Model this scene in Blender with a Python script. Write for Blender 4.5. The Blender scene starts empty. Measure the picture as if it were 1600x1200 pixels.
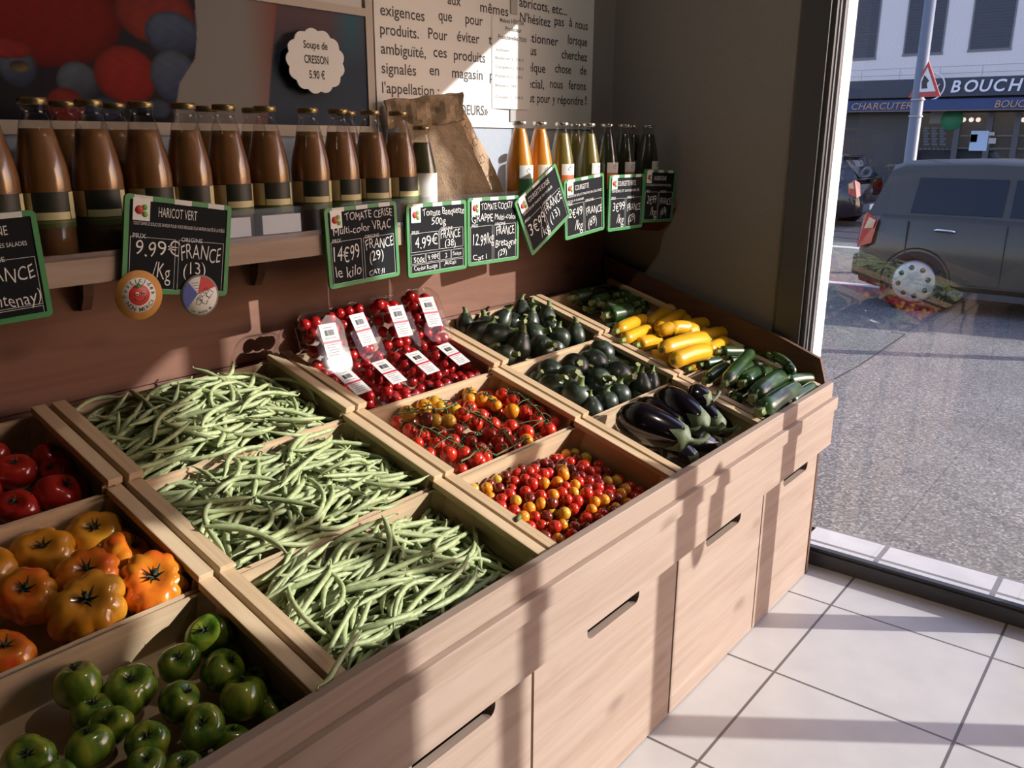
import bpy, math, random
from mathutils import Matrix, Vector, Euler
R = math.radians
random.seed(7)
SC = bpy.context.scene
COL = SC.collection

# ------------------------------------------------------------------ camera, sky, sun, exposure
FPX = 1342.32
YAW, PITCH, ROLL = 0.671898, -0.278173, 0.004946
CAM = Vector((-1.5954, -0.7070, 1.3967))
def cam_axes():
    cy, sy, cp, sp = math.cos(YAW), math.sin(YAW), math.cos(PITCH), math.sin(PITCH)
    f = Vector((cy*cp, sy*cp, sp)); r = Vector((sy, -cy, 0)); u = r.cross(f)
    cr, sr = math.cos(ROLL), math.sin(ROLL)
    return cr*r + sr*u, -sr*r + cr*u, f
RT, UP, FW = cam_axes()
cd = bpy.data.cameras.new('camera'); cam = bpy.data.objects.new('camera', cd); COL.objects.link(cam)
m = Matrix((RT, UP, -FW)).transposed().to_4x4(); m.translation = CAM
cam.matrix_world = m
cd.sensor_width = 36; cd.lens = 36*FPX/1600; cd.clip_start = .02; cd.clip_end = 200
SC.camera = cam

AZ, TEL = R(126.3), 0.385           # sunlight travels along AZ, falling TEL per metre
w = bpy.data.worlds.new('sky'); SC.world = w; w.use_nodes = True
nt = w.node_tree; bg = nt.nodes['Background']
sky = nt.nodes.new('ShaderNodeTexSky'); sky.sky_type = 'NISHITA'; sky.sun_disc = False
sky.sun_elevation = math.atan(TEL)
sky.sun_rotation = R(90) - (AZ + math.pi)
sky.air_density = 1.2; sky.dust_density = 1.5; sky.ozone_density = 2.0
tint = nt.nodes.new('ShaderNodeMix'); tint.data_type = 'RGBA'; tint.blend_type = 'MULTIPLY'; tint.inputs[0].default_value = 1
tint.inputs[7].default_value = (1.32, 1.13, 1.30, 1)
nt.links.new(sky.outputs[0], tint.inputs[6]); nt.links.new(tint.outputs[2], bg.inputs['Color']); bg.inputs['Strength'].default_value = 0.33
sl = bpy.data.lights.new('sun', 'SUN'); sun = bpy.data.objects.new('sun', sl); COL.objects.link(sun)
sl.energy = 6.8; sl.color = (1.0, .97, .915); sl.angle = R(.55)
dirv = Vector((math.cos(AZ), math.sin(AZ), -TEL)).normalized()
sun.rotation_euler = dirv.to_track_quat('-Z', 'Y').to_euler(); sun.location = (8, -10, 9)
SC.view_settings.view_transform = 'Standard'
try: SC.view_settings.look = 'None'
except Exception: pass
SC.view_settings.gamma = 1; SC.view_settings.exposure = 0.0; SC.view_settings.use_curve_mapping = False
SC.cycles.max_bounces = 10; SC.cycles.diffuse_bounces = 2; SC.cycles.glossy_bounces = 4
SC.cycles.transparent_max_bounces = 32; SC.cycles.transmission_bounces = 4
SC.cycles.caustics_reflective = False; SC.cycles.caustics_refractive = False
SC.cycles.use_denoising = True; SC.cycles.sample_clamp_indirect = 6

# ------------------------------------------------------------------ from a place in the frame to a point on a real plane
def ray(u, v): return (RT*((u-800)/FPX) + UP*(-(v-600)/FPX) + FW)
def at(u, v, **k):
    d = ray(u, v); ax, val = list(k.items())[0]; i = 'xyz'.index(ax)
    return CAM + d*((val-CAM[i])/d[i])
def depth(p): return (Vector(p)-CAM).dot(FW)
def shown(p):
    c = Vector(p)-CAM; z = c.dot(FW)
    return 800+FPX*c.dot(RT)/z, 600-FPX*c.dot(UP)/z

# ------------------------------------------------------------------ materials
MATS = {}
def pm(name, col, rough=.5, metal=0, spec=.5, **k):
    if name in MATS: return MATS[name]
    mt = bpy.data.materials.new(name); mt.use_nodes = True
    b = mt.node_tree.nodes['Principled BSDF']
    b.inputs['Base Color'].default_value = (*col, 1); b.inputs['Roughness'].default_value = rough
    b.inputs['Metallic'].default_value = metal; b.inputs['Specular IOR Level'].default_value = spec
    if 'coat' in k: b.inputs['Coat Weight'].default_value = k['coat']; b.inputs['Coat Roughness'].default_value = k.get('coatr', .05)
    if 'sss' in k: b.inputs['Subsurface Weight'].default_value = k['sss']; b.inputs['Subsurface Radius'].default_value = k.get('rad', (.02, .01, .005)); b.inputs['Subsurface Scale'].default_value = 1
    if 'emit' in k: b.inputs['Emission Color'].default_value = (*k['emit'], 1); b.inputs['Emission Strength'].default_value = k.get('es', 1)
    MATS[name] = mt
    return mt
def nodes(mt): return mt.node_tree.nodes, mt.node_tree.links, mt.node_tree.nodes['Principled BSDF']
def ramp(n, stops):
    r = n.new('ShaderNodeValToRGB'); e = r.color_ramp.elements
    while len(e) < len(stops): e.new(.5)
    for q, (p, c) in zip(e, stops): q.position = p; q.color = (*c, 1)
    return r
def noisy(name, stops, scale=(8, 8, 8), detail=4, rough=.6, nscale=1, bump=0, coord='Object', nrough=.55, **k):
    if name in MATS: return MATS[name]
    mt = pm(name, stops[0][1], rough, **k); n, l, b = nodes(mt)
    tc = n.new('ShaderNodeTexCoord'); mp = n.new('ShaderNodeMapping'); nz = n.new('ShaderNodeTexNoise')
    mp.inputs['Scale'].default_value = scale; nz.inputs['Scale'].default_value = nscale; nz.inputs['Detail'].default_value = detail
    nz.inputs['Roughness'].default_value = nrough
    l.new(tc.outputs[coord], mp.inputs[0]); l.new(mp.outputs[0], nz.inputs[0])
    rp = ramp(n, stops); l.new(nz.outputs[0], rp.inputs[0]); l.new(rp.outputs[0], b.inputs['Base Color'])
    if bump:
        bm = n.new('ShaderNodeBump'); bm.inputs['Strength'].default_value = bump; bm.inputs['Distance'].default_value = .002
        l.new(nz.outputs[0], bm.inputs['Height']); l.new(bm.outputs[0], b.inputs['Normal'])
    return mt
def wood(name, dark, mid, light, axis='X', grain=26, rough=.62, knots=True):
    if name in MATS: return MATS[name]
    mt = pm(name, mid, rough, spec=.3); n, l, b = nodes(mt)
    tc = n.new('ShaderNodeTexCoord'); mp = n.new('ShaderNodeMapping')
    s = {'X': (1.6, grain, grain), 'Y': (grain, 1.6, grain), 'Z': (grain, grain, 1.6)}[axis]
    mp.inputs['Scale'].default_value = s
    nz = n.new('ShaderNodeTexNoise'); nz.inputs['Scale'].default_value = 1; nz.inputs['Detail'].default_value = 7; nz.inputs['Roughness'].default_value = .6; nz.inputs['Distortion'].default_value = .9
    l.new(tc.outputs['Object'], mp.inputs[0]); l.new(mp.outputs[0], nz.inputs[0])
    rp = ramp(n, [(.25, dark), (.5, mid), (.75, light)]); l.new(nz.outputs[0], rp.inputs[0])
    out = rp.outputs[0]
    if knots:
        mp2 = n.new('ShaderNodeMapping'); mp2.inputs['Scale'].default_value = {'X': (3.2, 7, 7), 'Y': (7, 3.2, 7), 'Z': (7, 7, 3.2)}[axis]
        vo = n.new('ShaderNodeTexVoronoi'); vo.inputs['Scale'].default_value = 1
        l.new(tc.outputs['Object'], mp2.inputs[0]); l.new(mp2.outputs[0], vo.inputs[0])
        r2 = ramp(n, [(.05, (1, 1, 1)), (.16, (0, 0, 0))]); l.new(vo.outputs['Distance'], r2.inputs[0])
        mx = n.new('ShaderNodeMix'); mx.data_type = 'RGBA'
        mu = n.new('ShaderNodeMath'); mu.operation = 'MULTIPLY'; mu.inputs[1].default_value = .55; l.new(r2.outputs[0], mu.inputs[0])
        l.new(mu.outputs[0], mx.inputs[0]); l.new(out, mx.inputs[6]); mx.inputs[7].default_value = (*[c*.55 for c in dark], 1)
        out = mx.outputs[2]
    l.new(out, b.inputs['Base Color'])
    bm = n.new('ShaderNodeBump'); bm.inputs['Strength'].default_value = .25; bm.inputs['Distance'].default_value = .001
    l.new(nz.outputs[0], bm.inputs['Height']); l.new(bm.outputs[0], b.inputs['Normal'])
    return mt
def clear(name, tint=(1, 1, 1), ior=1.5, rough=0.0, boost=1.0):
    if name in MATS: return MATS[name]
    mt = bpy.data.materials.new(name); mt.use_nodes = True; n, l = mt.node_tree.nodes, mt.node_tree.links
    n.remove(n['Principled BSDF'])
    lw = n.new('ShaderNodeLayerWeight'); lw.inputs[0].default_value = .5
    p5 = n.new('ShaderNodeMath'); p5.operation = 'POWER'; p5.inputs[1].default_value = 5
    fr = n.new('ShaderNodeMath'); fr.operation = 'MULTIPLY_ADD'; fr.inputs[1].default_value = .96; fr.inputs[2].default_value = ((ior-1)/(ior+1))**2
    l.new(lw.outputs['Facing'], p5.inputs[0]); l.new(p5.outputs[0], fr.inputs[0])
    tr = n.new('ShaderNodeBsdfTransparent'); tr.inputs[0].default_value = (*tint, 1)
    gl = n.new('ShaderNodeBsdfGlossy'); gl.inputs['Roughness'].default_value = rough
    mu = n.new('ShaderNodeMath'); mu.operation = 'MULTIPLY'; mu.inputs[1].default_value = boost; mu.use_clamp = True
    mx = n.new('ShaderNodeMixShader')
    l.new(fr.outputs[0], mu.inputs[0]); l.new(mu.outputs[0], mx.inputs[0]); l.new(tr.outputs[0], mx.inputs[1]); l.new(gl.outputs[0], mx.inputs[2])
    l.new(mx.outputs[0], n['Material Output'].inputs[0]); MATS[name] = mt
    return mt
def tiles(name, c1, c2, grout, size, off=(0, 0, 0), mortar=.004, rough=.3):
    mt = pm(name, c1, rough); n, l, b = nodes(mt)
    tc = n.new('ShaderNodeTexCoord'); mp = n.new('ShaderNodeMapping'); mp.inputs['Location'].default_value = off
    br = n.new('ShaderNodeTexBrick'); br.offset = 0; br.squash = 1
    br.inputs['Scale'].default_value = 1; br.inputs['Brick Width'].default_value = size[0]; br.inputs['Row Height'].default_value = size[1]
    br.inputs['Mortar Size'].default_value = mortar; br.inputs['Mortar Smooth'].default_value = .1; br.inputs['Bias'].default_value = 0
    br.inputs['Color1'].default_value = (*c1, 1); br.inputs['Color2'].default_value = (*c2, 1); br.inputs['Mortar'].default_value = (*grout, 1)
    l.new(tc.outputs['Object'], mp.inputs[0]); l.new(mp.outputs[0], br.inputs[0])
    nz = n.new('ShaderNodeTexNoise'); nz.inputs['Scale'].default_value = 9; nz.inputs['Detail'].default_value = 5
    rp = ramp(n, [(.3, (.9, .9, .9)), (.7, (1, 1, 1))]); l.new(tc.outputs['Object'], nz.inputs[0]); l.new(nz.outputs[0], rp.inputs[0])
    mx = n.new('ShaderNodeMix'); mx.data_type = 'RGBA'; mx.blend_type = 'MULTIPLY'; mx.inputs[0].default_value = 1
    l.new(br.outputs[0], mx.inputs[6]); l.new(rp.outputs[0], mx.inputs[7]); l.new(mx.outputs[2], b.inputs['Base Color'])
    return mt

# ------------------------------------------------------------------ mesh building
def frame_of(d, up=(0, 0, 1)):
    d = Vector(d).normalized(); up = Vector(up)
    if abs(d.dot(up)) > .98: up = Vector((1, 0, 0))
    a = up.cross(d).normalized(); return a, d.cross(a)
class MB:
    def __init__(s): s.v = []; s.f = []; s.mi = []; s.sm = []
    def add(s, vs, fs, mi=0, smooth=False, M=None):
        o = len(s.v)
        s.v += [tuple(M @ Vector(q)) if M is not None else tuple(q) for q in vs]
        for q in fs: s.f.append([o+i for i in q]); s.mi.append(mi); s.sm.append(smooth)
        return s
    def box(s, lo, hi, mi=0, M=None):
        x0, y0, z0 = lo; x1, y1, z1 = hi
        v = [(x0, y0, z0), (x1, y0, z0), (x1, y1, z0), (x0, y1, z0), (x0, y0, z1), (x1, y0, z1), (x1, y1, z1), (x0, y1, z1)]
        return s.add(v, [(3, 2, 1, 0), (4, 5, 6, 7), (0, 1, 5, 4), (1, 2, 6, 5), (2, 3, 7, 6), (3, 0, 4, 7)], mi, False, M)
    def prism(s, poly, z0, z1, mi=0, M=None, smooth=False):
        n = len(poly); v = [(x, y, z0) for x, y in poly]+[(x, y, z1) for x, y in poly]
        s.add(v, [list(range(n))[::-1], list(range(n, 2*n))], mi, False, M)
        return s.add(v, [(i, (i+1) % n, n+(i+1) % n, n+i) for i in range(n)], mi, smooth, M)
    def lathe(s, prof, n=24, mi=0, M=None, smooth=True, arc=None, wob=None):
        v = []; f = []; full = arc is None
        a0, a1 = (0, 2*math.pi) if full else arc
        m_ = n if full else n+1
        for r, z in prof:
            for i in range(m_):
                a = a0+(a1-a0)*i/n; q = r*(wob(a, z) if wob else 1)
                v.append((q*math.cos(a), q*math.sin(a), z))
        for j in range(len(prof)-1):
            for i in range(n):
                i2 = (i+1) % m_
                f.append((j*m_+i, j*m_+i2, (j+1)*m_+i2, (j+1)*m_+i))
        s.add(v, f, mi, smooth, M)
        return s
    def tube(s, pts, rad, n=8, mi=0, M=None, smooth=True, cap=True, flat=1):
        pts = [Vector(p) for p in pts]; v = []; k = len(pts); up = Vector((0, 0, 1))
        if not hasattr(rad, '__len__'): rad = [rad]*k
        for i, p in enumerate(pts):
            d = (pts[min(i+1, k-1)]-pts[max(i-1, 0)])
            a, b = frame_of(d, up)
            for j in range(n):
                t = 2*math.pi*j/n; v.append(p+a*(rad[i]*math.cos(t))+b*(rad[i]*flat*math.sin(t)))
        f = [(i*n+j, i*n+(j+1) % n, (i+1)*n+(j+1) % n, (i+1)*n+j) for i in range(k-1) for j in range(n)]
        s.add(v, f, mi, smooth, M)
        if cap: s.add(v[:n], [list(range(n))[::-1]], mi, False, M); s.add(v[-n:], [list(range(n))], mi, False, M)
        return s
    def build(s, name, mats, parent=None, loc=None, bevel=0, kind=None):
        me = bpy.data.meshes.new(name); me.from_pydata(s.v, [], s.f)
        for mt in (mats if isinstance(mats, (list, tuple)) else [mats]): me.materials.append(mt)
        me.polygons.foreach_set('material_index', s.mi); me.polygons.foreach_set('use_smooth', s.sm); me.update()
        return link(name, me, parent, loc, bevel, kind)
def link(name, me, parent=None, loc=None, bevel=0, kind=None):
    o = bpy.data.objects.new(name, me); COL.objects.link(o)
    if parent: o.parent = parent
    if loc is not None: o.location = loc
    if bevel:
        b = o.modifiers.new('bevel', 'BEVEL'); b.width = bevel; b.segments = 2; b.limit_method = 'ANGLE'
    if kind: o['kind'] = kind
    return o
def tag(o, label, cat, group=None, kind=None):
    o['label'] = label; o['category'] = cat
    if group: o['group'] = group
    if kind: o['kind'] = kind
    return o
def thing(name, label, cat, loc=(0, 0, 0), M=None, group=None):
    o = bpy.data.objects.new(name, None); COL.objects.link(o); o.empty_display_size = .05
    if M is not None: o.matrix_world = M
    else: o.location = loc
    return tag(o, label, cat, group)
def dup(o, M=None, parent=None, label=None, group=None):
    c = o.copy(); COL.objects.link(c)
    if parent: c.parent = parent
    if M is not None: c.matrix_world = M
    if label: c['label'] = label
    if group: c['group'] = group
    for ch in list(o.children): dup(ch, None, c)
    return c
def struct(name, mb, mat_, **k):
    o = mb.build(name, mat_, **k); o['kind'] = 'structure'; return o
def xf(p, zdir=(0, 0, 1), spin=0, s=1, ydir=None):
    z = Vector(zdir).normalized()
    if ydir is not None:
        x = Vector(ydir).cross(z).normalized(); y = z.cross(x)
    else: x, y = frame_of(z, (0, 1, 0) if abs(z.z) > .5 else (0, 0, 1))
    sv = s if hasattr(s, '__len__') else (s, s, s)
    m_ = Matrix((x*sv[0], y*sv[1], z*sv[2])).transposed().to_4x4() @ Matrix.Rotation(spin, 4, 'Z')
    m_.translation = Vector(p); return m_
def words(n): return ['first', 'second', 'third', 'fourth', 'fifth', 'sixth', 'seventh', 'eighth', 'ninth', 'tenth', 'eleventh', 'twelfth'][n]
def row_words(items, k):
    """items: places in the frame; gives each 'nth from the left in the mth row from the back'."""
    idx = sorted(range(len(items)), key=lambda i: items[i][1]); out = [None]*len(items); rows = [idx[i:i+k] for i in range(0, len(idx), k)]
    for a, rw in enumerate(rows):
        for b, i in enumerate(sorted(rw, key=lambda i: items[i][0])): out[i] = '%s from left in the %s row from the back' % (words(b), words(a))
    return out

# lettering: words as thin raised meshes in the local x-y plane
def letters(specs, mt, name, parent, M=None, bend=None, depth_=.0003, whole=False):
    mb = MB(); outs = []
    for sp in specs:
        txt, x, y, h = sp[:4]; k = sp[4] if len(sp) > 4 else {}
        cu = bpy.data.curves.new('t', 'FONT'); cu.body = txt; cu.size = 1; cu.resolution_u = 3
        cu.offset = k.get('bold', 0); cu.shear = k.get('shear', 0); cu.space_character = k.get('sp', 1)
        ob = bpy.data.objects.new('t', cu)
        me = bpy.data.meshes.new_from_object(ob)
        vs = [v.co.copy() for v in me.vertices]; fs = [list(p.vertices) for p in me.polygons]
        bpy.data.objects.remove(ob); bpy.data.curves.remove(cu); bpy.data.meshes.remove(me)
        if not vs: continue
        x0 = min(v.x for v in vs); x1 = max(v.x for v in vs); sc_ = h/.7
        sx = k['w']/max(x1-x0, 1e-6) if 'w' in k else sc_
        ca, sa = math.cos(k.get('rot', 0)), math.sin(k.get('rot', 0))
        al = k.get('al', 'l'); ox = -x0*sx if al == 'l' else (-(x0+x1)/2*sx if al == 'c' else -x1*sx)
        pts = []
        for v in vs:
            px, py = v.x*sx+ox, v.y*sc_
            if 'wav' in k: py += h*.10*math.sin(px/h*2.1+k['wav'])+h*.05*math.sin(px/h*5.3+2*k['wav']); px += py*.12*math.sin(px/h*1.7+k['wav']*3)
            pts.append(Vector((x+px*ca-py*sa, y+px*sa+py*ca, depth_)))
        if bend: pts = [bend(p) for p in pts]
        mb.add(pts, fs)
        if not whole: outs.append(_place(mb, name, mt, parent, M)); mb = MB()
    return _place(mb, name, mt, parent, M) if whole else outs
def _place(mb, name, mt, parent, M):
    if M is not None: mb.v = [tuple(M @ Vector(v)) for v in mb.v]; return mb.build(name, mt, parent)

# ================================================================== materials in use
W_STAND = wood('stand_pine', (.32, .225, .175), (.395, .298, .24), (.45, .35, .29), 'X')
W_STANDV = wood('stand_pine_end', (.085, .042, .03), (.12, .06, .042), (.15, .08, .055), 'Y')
W_BACK = wood('back_board_wood', (.165, .078, .052), (.21, .104, .07), (.25, .13, .09), 'X', grain=18)
W_CRX = wood('crate_wood', (.50, .36, .22), (.61, .46, .30), (.70, .55, .38), 'X', grain=40, knots=False)
W_CRY = wood('crate_rail_wood', (.48, .33, .19), (.58, .43, .27), (.66, .51, .34), 'Y', grain=40, knots=False)
WHITE = pm('white_paint', (.8, .8, .78), .6)
BLACK = pm('black_plastic', (.012, .012, .014), .45)
GLASS = clear('pane_glass', boost=1.9)
GREYWALL = noisy('grey_wall_paint', [(.3, (.235, .22, .21)), (.7, (.26, .245, .235))], nscale=20, rough=.85)
ANTH = pm('anthracite_metal', (.06, .063, .07), .4, spec=.5)

# ================================================================== the room
WALL_Y, BACK_Y, GX = 1.0, .985, 1.124
struct('floor', MB().box((-5.2, -5, -.08), (1.19, 1.1, 0)), tiles('floor_tiles', (.66, .64, .62), (.63, .615, .60), (.16, .14, .13), (.45, .45)))
struct('wall_back', MB().box((-5.2, WALL_Y, 0), (1.3, 1.15, 2.9)), GREYWALL)
struct('trim_20', MB().box((-2.3, .9965, 1.0), (.966, WALL_Y+.001, 1.43)), noisy('bluish_wall_strip', [(.3, (.40, .46, .55)), (.7, (.43, .49, .58))], nscale=14, rough=.8))  # bluish strip of back wall under the panels
struct('wall_right', MB().box((1.11, .32, 0), (1.19, 1.0, 2.9)).box((1.124, -5, 2.215), (1.19, .32, 2.9)).box((1.124, -2.30, 2.14), (1.19, .32, 2.215)).box((1.124, -5, 0), (1.19, -2.66, 2.215)).box((1.124, -2.66, 0), (1.19, -2.60, 2.03)), GREYWALL)  # unseen last low block added to keep sun off the stand's left front
DARKROOM = pm('brown_room_paint', (.05, .04, .035), .9)
struct('wall_left', MB().box((-5.3, -5, 0), (-5.2, 1.1, 2.9)), DARKROOM)
struct('wall_front', MB().box((-5.2, -5.1, 0), (1.19, -5, 2.9)), DARKROOM)
struct('ceiling', MB().box((-5.3, -5.1, 2.9), (1.3, 1.15, 3.0)), pm('ceiling_paint', (.10, .095, .09), .9))
# shop front: metal uprights, sill bar, panes
fr = MB().box((1.098, .236, 0), (1.188, .335, 2.14)).box((1.085, .25, .0), (1.1, .335, 2.14))
struct('trim_1', fr, ANTH, bevel=.003)
struct('trim_2', MB().box((1.124, -2.59, 0), (1.172, .236, .048)).box((1.135, -2.59, .048), (1.160, .236, .060)), ANTH, bevel=.002)
struct('trim_3', MB().box((1.124, -.545, .05), (1.19, -.487, 2.14)), ANTH, bevel=.003)
struct('trim_4', MB().box((1.124, -1.39, .05), (1.19, -1.335, 2.14)), ANTH, bevel=.003)
struct('trim_5', MB().box((1.135, -2.185, .05), (1.175, -2.14, 2.215)), ANTH, bevel=.003)
struct('trim_6', MB().box((1.145, .229, .06), (1.155, .238, 2.14)).box((1.115, .232, .06), (1.122, .238, 2.14)), pm('seal_grey', (.16, .16, .17), .4))
struct('window_1', MB().box((1.152, -.487, .06), (1.158, .236, 2.14)), GLASS)
struct('window_2', MB().box((1.152, -1.335, .06), (1.158, -.545, 2.14)), GLASS)
struct('window_3', MB().box((1.152, -2.14, .06), (1.158, -1.39, 2.14)), GLASS)
struct('window_4', MB().box((1.152, -2.60, .06), (1.158, -2.185, 2.215)).box((1.152, -2.66, 2.03), (1.158, -2.60, 2.215)), GLASS)
struct('wall_outer', MB().box((1.19, .236, -.1), (1.272, 1.3, 3.4)).box((1.19, -6, 2.9), (1.272, .236, 3.4)), pm('white_render', (.82, .80, .76), .8))
# unseen oval card added on a pane to cast a shadow on the stand
q = MB().prism([(.058*math.copysign(abs(math.cos(a))**.7, math.cos(a)), .125*math.sin(a)) for a in [i*math.pi/12 for i in range(24)]], 0, .002, M=xf((1.159, -1.155, 1.12), (1, 0, 0), ydir=(0, 0, 1)))
tag(q.build('shadow_card', pm('shadow_card_pale', (.6, .6, .58), .6)), 'unseen oval card added outside the shop door pane to shade the stand', 'notice')
# unseen ceiling lamps; the first is placed and strengthened to brighten the wall card
for i, (x, y) in enumerate([(-.05, -.45), (-.9, -1.9), (-3.0, -.6), (-3.4, -2.8)]):
    t = thing('ceiling_spotlight', 'unseen round recessed ceiling spotlight, %s one over the shop floor' % words(i), 'spotlight', (x, y, 2.9), group='ceiling spotlights')
    MB().lathe([(.07, 0), (.07, -.02), (.055, -.025), (.05, -.005), (0, -.005)]).build('lamp_housing', WHITE, t)
    ld = bpy.data.lights.new('spotlight_bulb', 'POINT'); ld.energy = (19, 1, 1, 1)[i]; ld.shadow_soft_size = .045; ld.color = (1, .86, .68)
    lo = bpy.data.objects.new('spotlight_bulb', ld); COL.objects.link(lo); lo.parent = t; lo.location = (0, 0, -.09)

# ================================================================== outside: pavement, street, facade, cars
struct('trim_7', MB().box((1.19, -6, -.1), (1.45, .236, -.001)), tiles('threshold_tiles', (.60, .58, .55), (.56, .545, .52), (.20, .18, .16), (.13, .36), off=(.115, .02, 0), mortar=.009))
asph = pm('asphalt', (.15, .14, .135), .9); n, l, b = nodes(asph)
tc = n.new('ShaderNodeTexCoord'); vo = n.new('ShaderNodeTexVoronoi'); vo.inputs['Scale'].default_value = 105; nz = n.new('ShaderNodeTexNoise'); nz.inputs['Scale'].default_value = 1.3; nz.inputs['Detail'].default_value = 6
l.new(tc.outputs['Object'], vo.inputs[0]); l.new(tc.outputs['Object'], nz.inputs[0])
sx = n.new('ShaderNodeSeparateColor'); l.new(vo.outputs['Color'], sx.inputs[0])
rp = ramp(n, [(0, (.06, .058, .054)), (.45, (.13, .124, .116)), (.8, (.20, .19, .177)), (1, (.34, .325, .30))]); l.new(sx.outputs[0], rp.inputs[0])
r2 = ramp(n, [(.3, (.8, .8, .8)), (.7, (1.1, 1.1, 1.1))]); l.new(nz.outputs[0], r2.inputs[0])
mx = n.new('ShaderNodeMix'); mx.data_type = 'RGBA'; mx.blend_type = 'MULTIPLY'; mx.inputs[0].default_value = 1
l.new(rp.outputs[0], mx.inputs[6]); l.new(r2.outputs[0], mx.inputs[7]); l.new(mx.outputs[2], b.inputs['Base Color'])
GZ = -.3
struct('street', MB().add([(1.45, -30, -.012), (7.6, -30, GZ), (7.6, 30, GZ), (1.45, 30, -.012)], [(0, 1, 2, 3)])
       .add([(7.6, -30, GZ), (60, -30, GZ), (60, 30, GZ), (7.6, 30, GZ)], [(0, 1, 2, 3)]), asph)
seam = MB()
for (u0, v0), (u1, v1) in [((1303, 593), (1345, 570)), ((1345, 570), (1376, 549)), ((1376, 549), (1414, 523)), ((1414, 523), (1392, 519))]:
    def gp(u, v):
        d = ray(u, v); k = (-.012-CAM.z-.0468*(CAM.x-1.45))/(d.z+.0468*d.x); return CAM+d*k+Vector((0, 0, .002))
    a, b = gp(u0, v0), gp(u1, v1); n_ = (b-a).cross(Vector((0, 0, 1))).normalized()*.007
    seam.add([a-n_, b-n_, b+n_, a+n_], [(0, 1, 2, 3)])
struct('trim_8', seam, pm('tar_seam', (.03, .03, .03), .8))
g0, g1 = gp(1600, 561), gp(1312, 556); hd_ = Vector((math.cos(AZ), math.sin(AZ), 0)); base = g0-hd_*1.2; ln_ = (g1-base).dot(hd_)+.25
tag(MB().lathe([(.085, -.05), (.085, ln_*TEL), (.06, ln_*TEL+.02), (0, ln_*TEL+.02)], 20, M=Matrix.Translation(base)).build('street_post', pm('grey_post_paint', (.10, .11, .12), .5)), 'plain grey post standing outside the shop window on the asphalt', 'post')
kerb = pm('pale_kerb_stone', (.55, .55, .56), .8); dark = pm('dark_rail', (.05, .05, .055), .5)
for i, (v, wd, mt) in enumerate([(308, .35, kerb), (330, .14, kerb), (341, .10, dark), (352, .10, dark), (362, .10, dark), (372, .1, dark), (387, .22, kerb), (444, .16, kerb)]):
    x = at(1312, v, z=GZ).x
    struct('trim_%d' % (9+i), MB().box((x, -12, GZ-.05), (x+wd, 14, GZ+.006)), mt)
struct('pavement', MB().box((20.2, -12, GZ-.05), (24.3, 18, GZ+.10)), noisy('pavement_slabs', [(.3, (.40, .40, .41)), (.7, (.48, .48, .49))], nscale=5, rough=.9))

FX = 24.0
fac = thing('butcher_shop_building', 'white rendered building with a dark butcher shop front across the street', 'building', (FX, 0, GZ))
def fz(z): return z-GZ
def fp(u, v): p = at(u, v, x=FX); return p.y, fz(p.z)
zb = fp(1500, 122)[1]
PW = noisy('pale_facade_render', [(.3, (.78, .74, .72)), (.7, (.83, .79, .77))], nscale=2, rough=.9)
NAVY = pm('navy_panel', (.035, .045, .075), .45)
FDARK = pm('dark_shop_panel', (.028, .032, .045), .35)
MB().box((0, -10, zb), (6, 16, 11)).build('facade', PW, fac)
mg = MB()
for z in (zb+.12, zb+.29): mg.box((-.004, -10, z), (.01, 16, z+.012))
for y in range(-9, 16, 1): mg.box((-.004, y+.4, zb), (.01, y+.412, zb+.29))
mg.build('facade_joints', pm('joint_grey', (.45, .45, .46), .9), fac)
MB().box((.25, -10, .1), (6, 16, zb)).build('ground_floor_wall', FDARK, fac)
z0s, z1s = fp(1500, 151)[1], zb
MB().box((-.25, -10, z0s), (.3, 16, z1s)).build('sign_band', NAVY, fac)
aw1, aw0 = fp(1500, 155)[1], fp(1500, 173)[1]
MB().prism([(-.3, aw1), (-.55, aw1-.1), (-.56, aw0), (-.54, aw0), (-.52, aw1-.12), (.2, aw1)], -10, 16, M=Matrix(((1, 0, 0, 0), (0, 0, 1, 0), (0, 1, 0, 0), (0, 0, 0, 1)))).build('awning', pm('blue_awning_cloth', (.05, .075, .17), .8), fac)
MB().box((-.565, -10, aw0-.015), (-.538, 16, aw0)).build('awning_hem', pm('orange_hem', (.42, .22, .10), .7), fac)
FM = Matrix(((0, 0, -1, 0), (-1, 0, 0, 0), (0, 1, 0, 0), (0, 0, 0, 1)))     # local x to -y, local y up, facing -x
def face(x, y, z): mm = FM.copy(); mm.translation = (x, y, z); return mm
def py(u, x=FX): return at(u, 140, x=x).y
ph = fp(1500, 122)[1]-fp(1500, 145)[1]
bs = []
for ch, u in zip('BOUCHERIE', (1493, 1517, 1540, 1562, 1586, 1610, 1634, 1656, 1668)):
    bs.append((ch, -py(u, FX-.28), 0, fp(1500, 126)[1]-fp(1500, 144)[1]+.0, {'al': 'c', 'bold': .02, 'shear': .18}))
letters(bs, pm('white_letter', (.85, .87, .92), .5), 'sign_lettering', fac, M=face(-.27, 0, fp(1540, 143.5)[1]), depth_=.02, whole=True)
lh = (fp(1400, 163)[1]-fp(1400, 174)[1])*.93
letters([('CHARCUTERIE', -py(1334, FX-.56), 0, lh, {'w': py(1334, FX-.56)-py(1443, FX-.56), 'shear': .2}), ('BOUCHERIE', -py(1558, FX-.56), 0, lh, {'shear': .2})],
        pm('orange_letter', (.55, .33, .16), .6), 'awning_lettering', fac, M=face(-.575, 0, aw0+.05), depth_=.004)
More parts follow.
